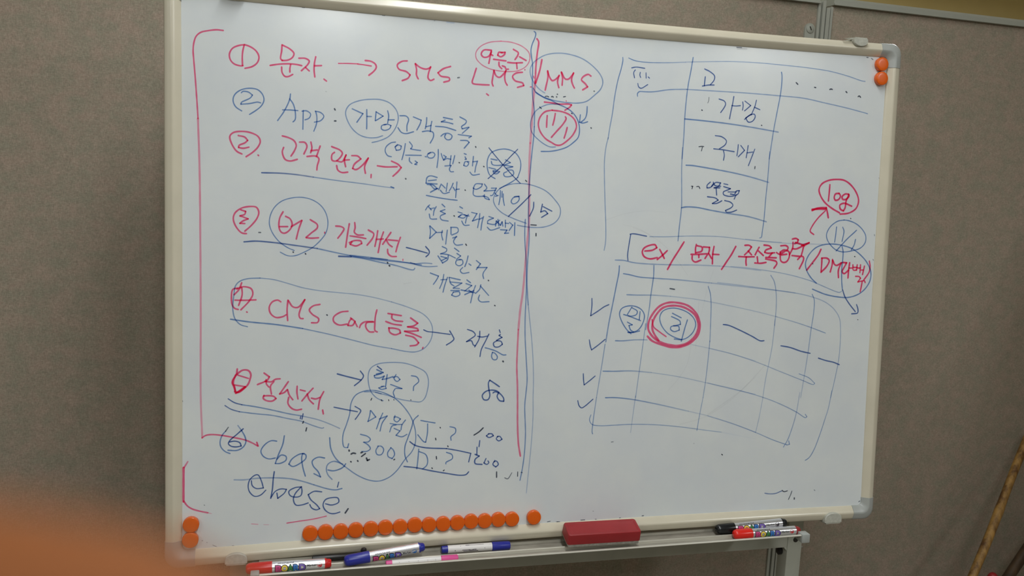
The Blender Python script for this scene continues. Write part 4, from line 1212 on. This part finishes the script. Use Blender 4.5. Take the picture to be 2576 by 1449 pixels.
def stroke(V, F, K, ink, w, s0, s1, pts):
    tot = sum((pts[i + 1] - pts[i]).length for i in range(len(pts) - 1)) or 1e-6; run = 0
    T = INK[ink]
    if (pts[-1] - pts[0]).length < .0012 and len(pts) == 2:      # dot
        mid = (pts[0] + pts[1]) / 2; d = pts[1] - pts[0]; zc[0] += 1; z = .00012 + (zc[0] % 40) * .000006
        b = len(V); n = 12; a0 = math.atan2(d.y, d.x)
        for k in range(n):
            a = 2 * PI * k / n; rr = w * .55 * random.uniform(.9, 1.1)
            x, y = math.cos(a) * (rr + d.length / 2), math.sin(a) * rr
            V.append((mid.x + x * math.cos(a0) - y * math.sin(a0), mid.y + x * math.sin(a0) + y * math.cos(a0), z)); K.append([1 - (1 - c) * s0 for c in T])
        F.append(tuple(range(b, b + n))); return
    for r in smooth(pts):
        zc[0] += 1; z0 = .00012 + (zc[0] % 40) * .000006
        b = len(V); n = len(r)
        ph = random.uniform(0, 6)
        cols = []
        # rounded ends: extra rows that narrow the ribbon
        ext = []
        d0 = (r[0] - r[1]).normalized(); d1 = (r[-1] - r[-2]).normalized()
        row = [(r[0] + d0 * w * .45, .35), (r[0] + d0 * w * .28, .8)] + [(p, 1.0) for p in r] + [(r[-1] + d1 * w * .28, .8), (r[-1] + d1 * w * .45, .35)]
        N = len(row)
        for i, (p, k) in enumerate(row):
            t = row[min(i + 1, N - 1)][0] - row[max(i - 1, 0)][0]
            t = t.normalized() if t.length > 1e-9 else d1
            nn = Vector((-t.y, t.x)); f = (run + (i / (N - 1)) * 0)
            if 2 < i < N - 2: run += (row[i][0] - row[i - 1][0]).length
            u = min(1, run / tot); st = s0 + (s1 - s0) * u
            st = min(1.0, st * (1.0 + .10 * math.sin(i * .9 + ph) * random.random()))
            hw = w * .5 * k * (1 + .06 * math.sin(i * .7 + ph))
            z = z0 + i * 2e-7
            V.append((p.x + nn.x * hw, p.y + nn.y * hw, z)); V.append((p.x - nn.x * hw, p.y - nn.y * hw, z))
            kc = [1 - (1 - c) * st for c in T]; K.append(kc); K.append(kc)
        for i in range(N - 1): F.append((b + 2 * i, b + 2 * i + 1, b + 2 * i + 3, b + 2 * i + 2))
for block in WRITING.split('#')[1:]:
    lines = block.strip().split('\n'); V, F, K = [], [], []
    for ln in lines[1:]:
        q = ln.split(); pts = [Vector((int(q[i]) / 1e4, int(q[i + 1]) / 1e4)) for i in range(4, len(q), 2)]
        stroke(V, F, K, q[0], int(q[1]) / 1e5, int(q[2]) / 100, int(q[3]) / 100, pts)
    me = bpy.data.meshes.new('handwriting'); me.from_pydata(V, [], F)
    at = me.color_attributes.new('ink', 'FLOAT_COLOR', 'POINT')
    at.data.foreach_set('color', [c for k in K for c in (*k, 1.0)])
    o = link('handwriting', me, m_ink, surface); o['label'] = lines[0]
    if 'specks' in lines[0] or 'dots' in lines[0] or 'traces' in lines[0]: o['kind'] = 'stuff'

# ------------------------------------------------------------------ stand
stand = empty('whiteboard_stand', (.43, 1.385, 0))
tag(stand, 'grey painted metal stand carrying the whiteboard, with legs, crossbar and pen tray', 'stand')
def sbox(name, a, b, mat=m_stand, bev=.0015, parent=stand):
    o = stand.location
    return boxo(name, (a[0] - .43, a[1] - 1.385, a[2]), (b[0] - .43, b[1] - 1.385, b[2]), mat, parent, bev)
LX = [(-.0842, -.0575), (.9110, .9415)]
for (a, b) in LX:
    sbox('leg', (a, 1.370, .085), (b, 1.401, 1.640))
    sbox('foot', (a, 1.165, .055), (b, 1.605, .085))
    for yy in (1.19, 1.58):
        bm = bmesh.new(); lathe(bm, [(-.011, .024), (-.008, .0265), (.008, .0265), (.011, .024)], 24)
        for v in bm.verts: v.co += Vector(((a + b) / 2 - .43, yy - 1.385, .0268))
        obj('caster', bm, m_rubber, stand, True)
cb = sbox('crossbar', (-.0575, 1.3705, .7310), (.911, 1.398, .7720))
sbox('crossbar', (-.0575, 1.3705, .22), (.911, 1.398, .26))
sbox('crossbar', (-.0575, 1.3725, 1.56), (.911, 1.398, 1.60))
for (xa, s) in ((-.0575, 1), (.911, -1)):        # small welded gussets under the bar
    bm = bmesh.new()
    tri = [(xa, .7310), (xa + s * .006, .7310), (xa, .7240)]
    f0 = [bm.verts.new((x - .43, 1.3715 - 1.385, z)) for x, z in tri]; f1 = [bm.verts.new((x - .43, .012, z)) for x, z in tri]
    bm.faces.new(f0); bm.faces.new(f1)
    for i in range(3): bm.faces.new((f0[i], f0[(i + 1) % 3], f1[(i + 1) % 3], f1[i]))
    obj('gusset', bm, m_stand, stand)
# dark turning knob on the inner side of the right leg, plug in its front, screw end outside
bm = bmesh.new(); lathe(bm, [(-.007, .0060), (-.006, .0078), (-.001, .0078), (0, .0070)], 20)
for v in bm.verts: v.co += Vector((.911 - .43, 1.3900 - 1.385, .7165))
obj('knob', bm, m_black, stand, True)
bm = bmesh.new(); lathe(bm, [(0, .0050), (.0012, .0046), (.0016, .0030)], 20, 'Z')
for v in bm.verts: v.co = Vector((.9271 - .43 + v.co.x, 1.370 - 1.385 - v.co.z, .7456 + v.co.y))
obj('hole_plug', bm, m_rubber, stand, True)
bm = bmesh.new(); lathe(bm, [(0, .0028), (.005, .0028), (.0062, .0018)], 12)
for v in bm.verts: v.co += Vector((.9415 - .43, 1.376 - 1.385, .7275))
obj('screw_end', bm, m_steel, stand, True)
# clamps gripping the board edge
CLAMPS = [[-0.5135, -0.4816, -0.0141, 0.0015], [0.488, 0.5215, -0.016, 0.0011], [0.496, 0.5223, 0.818, 0.8057]]
CLAMPS.append([CLAMPS[0][0], CLAMPS[0][1], CLAMPS[2][2] - .004, CLAMPS[2][3] - .004])
inv = Matrix.Translation(-Vector(stand.location))
for ci, (x0, x1, ye, yt) in enumerate(CLAMPS):
    xm, hw = (x0 + x1) / 2, (x1 - x0) / 2
    down = yt > ye                      # bottom clamps stand up in front of the rail
    s = 1 if down else -1
    hgt = abs(yt - ye); flat = hgt * .42
    c = [(-hw, 0), (-hw * 1.0, flat)] + [(hw * math.cos(a), flat + (hgt - flat) * math.sin(a)) for a in [PI - PI * k / 10 for k in range(1, 10)]] + [(hw, flat), (hw, 0)]
    bm = bmesh.new()
    f0 = [bm.verts.new(BM @ Vector((xm + u, ye + s * v, .0040))) for u, v in c]
    f1 = [bm.verts.new(BM @ Vector((xm + u, ye + s * v, .0118))) for u, v in c]
    f2 = [bm.verts.new(BM @ Vector((xm + u * .93, ye + s * (v * .94), .0132))) for u, v in c]
    n = len(c)
    for A, B in ((f0, f1), (f1, f2)):
        for i in range(n): bm.faces.new((A[i], A[(i + 1) % n], B[(i + 1) % n], B[i]))
    bm.faces.new(f0); bm.faces.new(f2)
    # arm running back under (or over) the board to the leg
    r = bmesh.ops.create_cube(bm, size=1)
    for v in r['verts']:
        v.co = BM @ Vector((xm + v.co.x * 2 * hw * .86, ye - s * .0012 + v.co.y * .0024, -.028 + v.co.z * .080))
    for v in bm.verts: v.co -= Vector(stand.location)
    o = obj('clamp', bm, m_clamp, stand, True, 30)
    if ci == 2:     # thin bent tongue beside the upper right clamp
        bm = bmesh.new()
        pts = [(-.034, -.0015), (-.016, .0010), (-.016, -.0012)]
        f0 = [bm.verts.new(BM @ Vector((xm + u, ye + v, .008)) - Vector(stand.location)) for u, v in pts]
        f1 = [bm.verts.new(BM @ Vector((xm + u, ye + v, .012)) - Vector(stand.location)) for u, v in pts]
        bm.faces.new(f0); bm.faces.new(f1)
        for i in range(3): bm.faces.new((f0[i], f0[(i + 1) % 3], f1[(i + 1) % 3], f1[i]))
        obj('clamp_tongue', bm, m_clamp, stand)
# pen tray: extruded aluminium with a front lip and two ribs, hung below the board
TX0, TX1 = -.037, .849
def ty(y, x=0): return y - 1.385
bm = bmesh.new()
prof = [(1.2520, .8085), (1.2312, .8174), (1.2306, .8186), (1.2314, .8200), (1.2338, .8200), (1.2346, .8186), (1.2470, .8110), (1.2570, .8110), (1.2574, .8158), (1.2582, .8164),
        (1.2602, .8164), (1.2610, .8158), (1.2612, .8110), (1.2870, .8110), (1.2876, .8152), (1.2906, .8152), (1.2912, .8110), (1.3700, .8110), (1.3700, .8085)]
extrude_x(bm, [(y - 1.385, z) for y, z in prof], TX0 - .43, TX1 - .43)
for v in bm.verts: v.co.y += .008 * (v.co.x)
tray = obj('pen_tray', bm, m_tray, stand)
for (ya, yb) in ((1.2470, 1.2568), (1.2614, 1.2868)):
    bm = bmesh.new(); box(bm, (TX0 - .43, ya - 1.385, .8108), (TX1 - .43, yb - 1.385, .8114))
    for v in bm.verts: v.co.y += .008 * v.co.x
    o = obj('tray_channel', bm, m_trayf, tray); o['label'] = 'darker channel floor of the pen tray'
for (xa, xb, yo) in ((-.0475, -.0350, -.0036), (.8460, .8610, .0034)):
    bm = bmesh.new(); box(bm, (xa - .43, 1.2280 + yo - 1.385, .8060), (xb - .43, 1.2440 + yo - 1.385, .8215), .0015)
    box(bm, (xa - .43, 1.244 + yo - 1.385, .8070), (xb - .43 if xa < 0 else xa + .004 - .43, 1.300 - 1.385, .8125), .0008)
    obj('tray_end', bm, m_cap, tray, True)
for x in (.10, .75):
    sbox('tray_bracket', (x, 1.345, .7720), (x + .03, 1.395, .8085), m_stand, .001)

# ------------------------------------------------------------------ magnets
def magnet_bm():
    bm = bmesh.new()
    R = .01145
    lathe(bm, [(0, R * .97), (.0006, R), (.0062, R), (.0070, R * .985), (.0075, R * .95), (.0077, R * .90), (.00785, R * .5), (.0079, R * .05)], 36, 'Z')
    return bm
ORD = ['first', 'second', 'third', 'fourth', 'fifth', 'sixth', 'seventh', 'eighth', 'ninth', 'tenth', 'eleventh', 'twelfth', 'thirteenth', 'fourteenth', 'fifteenth']
ML = ['orange round magnet, %s from the left in the touching row along the bottom frame' % w for w in ORD]
ML[0] = 'orange round magnet at the left end of the touching bottom row'
ML[14] = 'orange round magnet at the right end of the touching bottom row'
ML += ['lone orange round magnet on the bottom edge between the row and the red eraser',
       'upper of two orange round magnets in the bottom left corner of the board',
       'lower of two orange round magnets in the bottom left corner, touching the corner cap',
       'upper orange round magnet under the top right corner cap',
       'lower orange round magnet near the top right corner, below its twin']
MAGNETS = [[-0.3912, 0.0218], [-0.3684, 0.0224], [-0.3457, 0.022], [-0.3232, 0.0226], [-0.3004, 0.0229], [-0.2782, 0.0236], [-0.2554, 0.0233], [-0.2328, 0.0247], [-0.2105, 0.0237], [-0.1882, 0.0238], [-0.1656, 0.024], [-0.1437, 0.0249], [-0.1215, 0.0243], [-0.0995, 0.0249], [-0.077, 0.0242], [-0.0408, 0.0248], [-0.5605, 0.0465], [-0.5615, 0.0237], [0.5568, 0.7803], [0.5574, 0.7564]]
mag0 = None
for (x, y), lab in zip(MAGNETS, ML):
    if mag0 is None:
        o = mag0 = obj('magnet', magnet_bm(), m_orange, None, True, 60)
    else:
        o = mag0.copy(); COL.objects.link(o)
    k = .0004
    o.matrix_world = BM @ Matrix.Translation((x, y, k))
    tag(o, lab, 'magnet', 'orange board magnets')

# ------------------------------------------------------------------ pens
def textmesh(body, size, offset, shear=0.0, space=1.0):
    cu = bpy.data.curves.new('t', 'FONT'); cu.body = body; cu.size = size; cu.offset = offset; cu.shear = shear
    cu.space_character = space; cu.align_x = 'LEFT'; cu.resolution_u = 3
    to = bpy.data.objects.new('t', cu); COL.objects.link(to)
    dg = bpy.context.evaluated_depsgraph_get(); ev = to.evaluated_get(dg); me = bpy.data.meshes.new_from_object(ev)
    bpy.data.objects.remove(to); bpy.data.curves.remove(cu)
    return me
def fit_print(me, x0, x1, y0, y1, R, theta, name, mat, parent):
    """scale the flat glyph mesh to the box [x0,x1]x[y0,y1] and bend it round a barrel of radius R"""
    bm = bmesh.new(); bm.from_mesh(me); bpy.data.meshes.remove(me)
    xs = [v.co.x for v in bm.verts]; ys = [v.co.y for v in bm.verts]
    ax, bx, ay, by = min(xs), max(xs), min(ys), max(ys)
    for v in bm.verts:
        v.co.x = x0 + (v.co.x - ax) / (bx - ax) * (x1 - x0); v.co.y = y0 + (v.co.y - ay) / (by - ay) * (y1 - y0)
    bend(bm, R, theta); return obj(name, bm, mat, parent)
def bend(bm, R, theta):
    bmesh.ops.triangulate(bm, faces=bm.faces)
    for _ in range(4):
        es = [e for e in bm.edges if abs(e.verts[0].co.y - e.verts[1].co.y) > .0013]
        if not es: break
        bmesh.ops.subdivide_edges(bm, edges=es, cuts=1); bmesh.ops.triangulate(bm, faces=bm.faces)
    for v in bm.verts:
        a = theta + v.co.y / R
        v.co = Vector((v.co.x, -R * math.cos(a), R * math.sin(a)))
INKM = {n: M('print_' + n, c, .4) for n, c in dict(pink=(.55, .05, .20), yellow=(.80, .60, .06), green=(.05, .22, .07), blue=(.03, .17, .50),
        purple=(.17, .10, .42), dark=(.018, .010, .022), grey=(.10, .10, .10), red=(.55, .03, .04)).items()}
def place(name, p0, p1, roll=0):
    """Empty whose local X runs p0 -> p1"""
    p0, p1 = Vector(p0), Vector(p1); x = (p1 - p0).normalized()
    z = (Vector((0, 0, 1)) - x * x.z).normalized(); y = z.cross(x)
    m = Matrix.Identity(4)
    for i in range(3): m[i][0] = x[i]; m[i][1] = y[i]; m[i][2] = z[i]; m[i][3] = p0[i]
    o = empty(name); o.matrix_world = m @ Matrix.Rotation(math.radians(roll), 4, 'X'); return o, (p1 - p0).length
def board_marker(label, p0, p1, capm, tailm, roll=0, lc=.0375, logo='red', tail_long=True):
    t, L = place('board_marker', p0, p1, roll); tag(t, label, 'marker', 'thick silver board markers in the tray')
    R = .0078
    bm = bmesh.new(); lathe(bm, [(0, .0040), (.0012, .0062), (.0035, .0075), (.007, .0083), (lc - .0015, .0087), (lc, .0085), (lc, .0070)], 32)
    cap = obj('cap', bm, capm, t, True, 45)
    bm = bmesh.new(); e = L - .0095
    lathe(bm, [(lc - .002, R), (lc + .001, R * 1.01), (lc + .0018, R), (e, R), (e, R * .9)], 40)
    bar = obj('barrel', bm, m_silver, t, True, 45); bar['label'] = 'silver barrel with printed colour lettering'
    bm = bmesh.new(); lathe(bm, [(e - .001, R * .97), (e + .0022, R * .99), (e + .0028, R * .86), (L - .002, R * .80), (L, R * .62), (L, R * .3)], 32)
    obj('tail_plug', bm, tailm, t, True, 40)
    b0 = lc + .0050; bl = L - .0095 - lc
    cols = ('pink', 'yellow', 'green', 'blue', 'purple'); wl = bl * .112
    th = math.radians(5)
    for pas in (0, 1):
        for i, ch in enumerate('BOARD'):
            x0 = b0 + i * wl
            g = .0009 if pas == 0 else -.0001
            zz = R + .00012 + (i * .00003) + (.0002 if pas else 0)
            me = textmesh(ch, 1, .075 if pas == 0 else .052)
            fit_print(me, x0 - g - .0004, x0 + wl * 1.02 + g, -.0058 - g, .0046 + g, zz, th, 'letter_outline' if pas == 0 else 'letter', INKM['dark' if pas == 0 else cols[i]], bar)
    fit_print(textmesh('monami', 1, .012, .12), b0 + .003, b0 + wl * 3.05, 0, .0032, R + .0002, th + .0061 / R, 'maker_word', INKM['grey'], bar)
    x = b0 + wl * 5 + .0022
    fit_print(textmesh('Marker', 1, .02, .15), x, x + bl * .185, 0, .0034, R + .0002, th + .0005, 'marker_word', INKM['grey'], bar)
    # round emblem: ring with a dark half
    bm = bmesh.new(); cx = x + bl * .185 + .0045; n = 24
    ro, ri = .0036, .0031
    A = [bm.verts.new((cx + ro * math.cos(2 * PI * k / n), .0012 + ro * math.sin(2 * PI * k / n), 0)) for k in range(n)]
    B = [bm.verts.new((cx + ri * math.cos(2 * PI * k / n), .0012 + ri * math.sin(2 * PI * k / n), 0)) for k in range(n)]
    for k in range(n): bm.faces.new((A[k], A[(k + 1) % n], B[(k + 1) % n], B[k]))
    bm.faces.new([bm.verts.new((cx + x_, y_, 0)) for x_, y_ in ((-.0026, .0002), (-.0004, .0022), (.0004, .0004), (.0024, .0032), (.0028, -.0008), (.0006, -.0016))])
    bend(bm, R + .0002, th - .0002); obj('emblem', bm, INKM[logo], bar)
    return t
board_marker('silver board marker with dark red cap at the left end of the tray', (-.0546, 1.2486, .8197), (.0670, 1.2496, .8197), m_redcap, m_redcap, 0, .0370, 'red')
board_marker('silver board marker with long blue cap, resting aslant behind the pink pen', (.0860, 1.2490, .8215), (.2075, 1.2620, .8300), m_bluecap, m_bluecap, 22, .0375, 'blue')
board_marker('silver board marker with black cap at the right end, behind the bright red one', (.7055, 1.2715, .8222), (.8340, 1.2655, .8300), m_blackcap, m_blackcap, 0, .0330, 'dark')
board_marker('silver board marker with bright red cap at the right end of the tray, in front', (.7285, 1.2530, .8202), (.8530, 1.2530, .8202), m_redbright, m_redplast, 0, .0330, 'red')
def thin_marker(label, p0, p1, r, capm, cap_at_end, lt, lc, marks):
    t, L = place('thin_marker', p0, p1); tag(t, label, 'marker')
    bm = bmesh.new(); lathe(bm, [(0, r * .7), (.0008, r * .88), (lt, r * .9), (lt, r * .6)], 24); obj('tail_plug', bm, capm, t, True, 40)
    bm = bmesh.new(); lathe(bm, [(lt - .001, r * .7), (lt, r * .95), (L - lc, r * .97), (L - lc, r * .7)], 28); bar = obj('barrel', bm, m_white, t, True, 40)
    bm = bmesh.new(); lathe(bm, [(L - lc, r * .9), (L - lc + .0008, r * 1.08), (L - .0015, r * 1.04), (L, r * .9), (L, r * .4)], 28); obj('cap', bm, capm, t, True, 40)
    bm = bmesh.new()
    for (x, y, w, h) in marks:
        r_ = bmesh.ops.create_grid(bm, x_segments=1, y_segments=1, size=.5)
        for v in r_['verts']: v.co = Vector((x * L + v.co.x * w, y + v.co.y * h, 0))
    bend(bm, r * .97 + .00012, math.radians(20)); obj('printed_marks', bm, INKM['dark'], bar)
    return t
thin_marker('thin white pen with pink cap lying in front of the blue capped marker', (.1470, 1.2425, .8160), (.2575, 1.2460, .8160), .0049, m_pink, True, .0095, .0265,
            [(x, y, .0007, .0007) for x in (.18, .31, .44, .57, .68) for y in (.0008, -.0014)] + [(.25, -.0028, .02, .0003), (.5, -.0030, .02, .0002)])
thin_marker('white pen with dark blue cap lying along the middle of the tray', (.2365, 1.2730, .8180), (.3465, 1.2730, .8180), .0064, m_bluecap, True, .0100, .0295,
            [(.35, -.0022, .013, .0008), (.42, -.0026, .008, .0008), (.47, -.0022, .006, .0009), (.40, -.0046, .020, .0010), (.46, -.0044, .014, .0012),
             (.37, .0052, .006, .0009), (.5, .0052, .024, .0004), (.62, -.0010, .0009, .0009), (.19, -.0024, .0012, .0014), (.27, .0042, .0008, .0008), (.7, .0046, .0006, .0006)])
t, L = place('slim_pen', (.0400, 1.2750, .8165), (.1250, 1.2720, .8175)); tag(t, 'slim black pen with upright clip, half hidden behind the blue capped marker', 'pen')
bm = bmesh.new(); lathe(bm, [(0, .0030), (.001, .0046), (L - .002, .0046), (L, .0030)], 20); obj('barrel', bm, m_black, t, True)
bm = bmesh.new(); lathe(bm, [(.002, .0042), (.010, .0046), (.0128, .0038), (.0140, .0015)], 20, 'Z')
for v in bm.verts: v.co.x += L - .0085; v.co.y -= .003
obj('clip', bm, m_black, t, True)

# ------------------------------------------------------------------ eraser
er = empty('board_eraser', (.4945, 1.2440, .8196)); er.rotation_euler = (math.radians(15), 0, math.radians(-.6))
tag(er, 'red plastic whiteboard eraser with grey felt base, leaning on the tray', 'eraser')
hw, dp = .0618, .0345
bm = bmesh.new()
box(bm, (-hw + .002, .001, 0), (hw - .002, dp - .001, .0075), .001); obj('felt_pad', bm, m_felt, er, True)
bm = bmesh.new()
o8 = []
def loop(z, ins, rad=.004):
    x0, x1, y0, y1 = -hw + ins, hw - ins, ins, dp - ins; vs = []
    for cx, cy, a0 in ((x1 - rad, y0 + rad, -PI / 2), (x1 - rad, y1 - rad, 0), (x0 + rad, y1 - rad, PI / 2), (x0 + rad, y0 + rad, PI)):
        for k in range(5):
            a = a0 + PI / 2 * k / 4; vs.append(bm.verts.new((cx + rad * math.cos(a), cy + rad * math.sin(a), z)))
    return vs
ls = [loop(.0065, .0), loop(.0220, .0004), loop(.0238, .0010), loop(.0246, .0022), loop(.0244, .0042, .002), loop(.0232, .0056, .002)]
for a, b in zip(ls, ls[1:]):
    n = len(a)
    for i in range(n): bm.faces.new((a[i], a[(i + 1) % n], b[(i + 1) % n], b[i]))
bm.faces.new(ls[0]); bm.faces.new(ls[-1])
sh = obj('plastic_body', bm, m_redplast, er, True, 35); sh['label'] = 'red plastic shell with sunken top'

# ------------------------------------------------------------------ poles leaning in the corner
def line_pt(a, b, z): a, b = Vector(a), Vector(b); return a + (b - a) * ((z - a.z) / (b.z - a.z))
A, B = (1.7404, 1.6766, .7920), (1.5197, 1.5555, 0.5361)
A2 = Vector(A)
Bv = Vector(B); lo_ = Bv + (Bv - A2) * ((Bv.z - .012) / (A2.z - Bv.z))
pole = empty('bamboo_pole', lo_); tag(pole, 'tan bamboo pole leaning in front of the partition at lower right', 'pole')
pts = []; rad = []
n = 60
nodes_at = [.30, .60, .8]
for k in range(n + 1):
    s = k / n; p = lo_.lerp(A2 + (A2 - Vector(B)) * .12, s) - lo_
    p.x += .0016 * math.sin(s * 19); pts.append(p)
    z = s
    rad.append(.0098 * (1 + .10 * sum(math.exp(-((z - q) / .008) ** 2) for q in nodes_at) - .03 * math.sin(s * 23)))
bm = bmesh.new(); tube(bm, pts, rad, 16); obj('cane', bm, m_wood, pole, True, 60)
for q in (.60,):
    c0 = (A2 - lo_).normalized(); bm = bmesh.new(); pc = pts[int(q * n)]
    tube(bm, [pc - c0 * .004, pc + c0 * .004], .0112, 16); nd = obj('cane_node', bm, m_dkwood, pole, True); nd['label'] = 'dark ring of the cane joint'
A, B = Vector((1.7748, 1.6683, .5204)), Vector((1.7196, 1.6505, .4738))
d = (A - B).normalized()
lo_ = B - d * ((B.z - .016) / d.z); top = B + d * ((1.905 - B.x) / d.x)
dk = empty('dark_pole', (lo_.x, lo_.y, 0)); tag(dk, 'dark brown stick slanting out of the bottom right corner', 'pole')
bm = bmesh.new(); tube(bm, [Vector((x, y, z)) - Vector((lo_.x, lo_.y, 0)) for x, y, z in (lo_, lo_.lerp(top, .5), top)], .0125, 16); obj('stick', bm, m_dkwood, dk, True, 60)
rd = empty('red_handle', (1.5895, 1.5689, 0.0000)); tag(rd, 'red rounded handle end peeking in at the bottom edge near the poles', 'handle')
bm = bmesh.new(); lathe(bm, [(0, .013), (0.5083, .013), (0.5213, .0120), (0.5283, .0085), (0.5318, .004)], 20, 'Z'); obj('grip', bm, m_redplast, rd, True)

# ------------------------------------------------------------------ the photographer's hand, one finger just in front of the lens
def c2w(p): return CAM_P + CAM_R @ Vector(p)
J = {}
def skinned(name, chains, mat, parent, levels=2, rootv=0):
    V, Eg, Rr = [], [], []
    idx = {}
    for ch in chains:
        prev = None
        for (key, p, r) in ch:
            if key not in idx: idx[key] = len(V); V.append(c2w(p)); Rr.append(r)
            i = idx[key]
            if prev is not None: Eg.append((prev, i))
            prev = i
    me = bpy.data.meshes.new(name); me.from_pydata([tuple(v) for v in V], Eg, [])
    o = bpy.data.objects.new(name, me); COL.objects.link(o)
    sk = o.modifiers.new('skin', 'SKIN')
    for i, r in enumerate(Rr):
        me.skin_vertices[0].data[i].radius = r if isinstance(r, tuple) else (r, r)
        me.skin_vertices[0].data[i].use_root = (i == rootv)
    ss = o.modifiers.new('sub', 'SUBSURF'); ss.levels = levels; ss.render_levels = levels
    dg = bpy.context.evaluated_depsgraph_get(); ev = o.evaluated_get(dg); me2 = bpy.data.meshes.new_from_object(ev)
    bpy.data.objects.remove(o); me2.name = name
    for p in me2.polygons: p.use_smooth = True
    me2.materials.clear(); me2.materials.append(mat)
    o2 = link(name, me2, None, parent); return o2
person = empty('person', (0, 0, 0)); tag(person, 'blurred fingertip of the person taking the photo, at the lower left corner', 'person')
hand = skinned('hand', [
    [('wrist', (-.112, .150, -.050), .021), ('palm', (-.104, .100, -.038), (.026, .019)), ('ik', (-.090, .042, -.014), .0125), ('ip', (-.064, .0245, .010), .0100), ('id', (-.029, .0130, .0190), .0092), ('it', (-.0114, .0124, .0188), .0090), ('ie', (-.0044, .0139, .0183), .0072)],
    [('palm', (-.104, .100, -.038), .026), ('mk', (-.092, .068, -.016), .0125), ('mp', (-.060, .060, .020), .0100), ('md', (-.034, .056, .022), .0088), ('mt', (-.014, .054, .008), .0072)],
    [('palm', (-.104, .100, -.038), .026), ('rk', (-.098, .090, -.018), .0118), ('rp', (-.066, .084, .016), .0095), ('rd', (-.042, .080, .018), .0083), ('rt', (-.024, .077, .005), .0070)],
    [('palm', (-.104, .100, -.038), .026), ('lk', (-.104, .110, -.022), .0105), ('lp', (-.078, .107, .006), .0083), ('ld', (-.058, .103, .008), .0073), ('lt', (-.044, .100, -.002), .0062)],
    [('wrist', (-.112, .150, -.050), .021), ('t0', (-.088, .104, -.062), .0150), ('t1', (-.056, .078, -.062), .0118), ('t2', (-.026, .062, -.052), .0092), ('t3', (-.012, .056, -.046), .0070)],
    [('wrist', (-.112, .150, -.050), .021), ('fa', (-.120, .210, -.060), .027)]], m_skin, person)
slv = skinned('sleeve', [[('s0', (-.119, .196, -.058), .034), ('s1', (-.128, .28, -.075), .042), ('s2', (-.145, .40, -.11), .050)]], m_sleeve, person)
# the phone that takes the picture: unseen slab added to shade the finger
ph = empty('smartphone'); pm_ = Matrix.Identity(4)
for i in range(3):
    pm_[i][0] = CAM_R[i][0]; pm_[i][1] = -CAM_R[i][1]; pm_[i][2] = -CAM_R[i][2]; pm_[i][3] = CAM_P[i]
ph.matrix_world = pm_
tag(ph, 'black smartphone held by the person, right behind the viewpoint', 'phone')
bm = bmesh.new(); box(bm, (-.030, -.036, .0020), (.112, .036, .0100), .0025); obj('phone_body', bm, m_blackcap, ph, True)
boxo('phone_screen', (-.020, -.033, .0100), (.102, .033, .0104), m_black, ph)
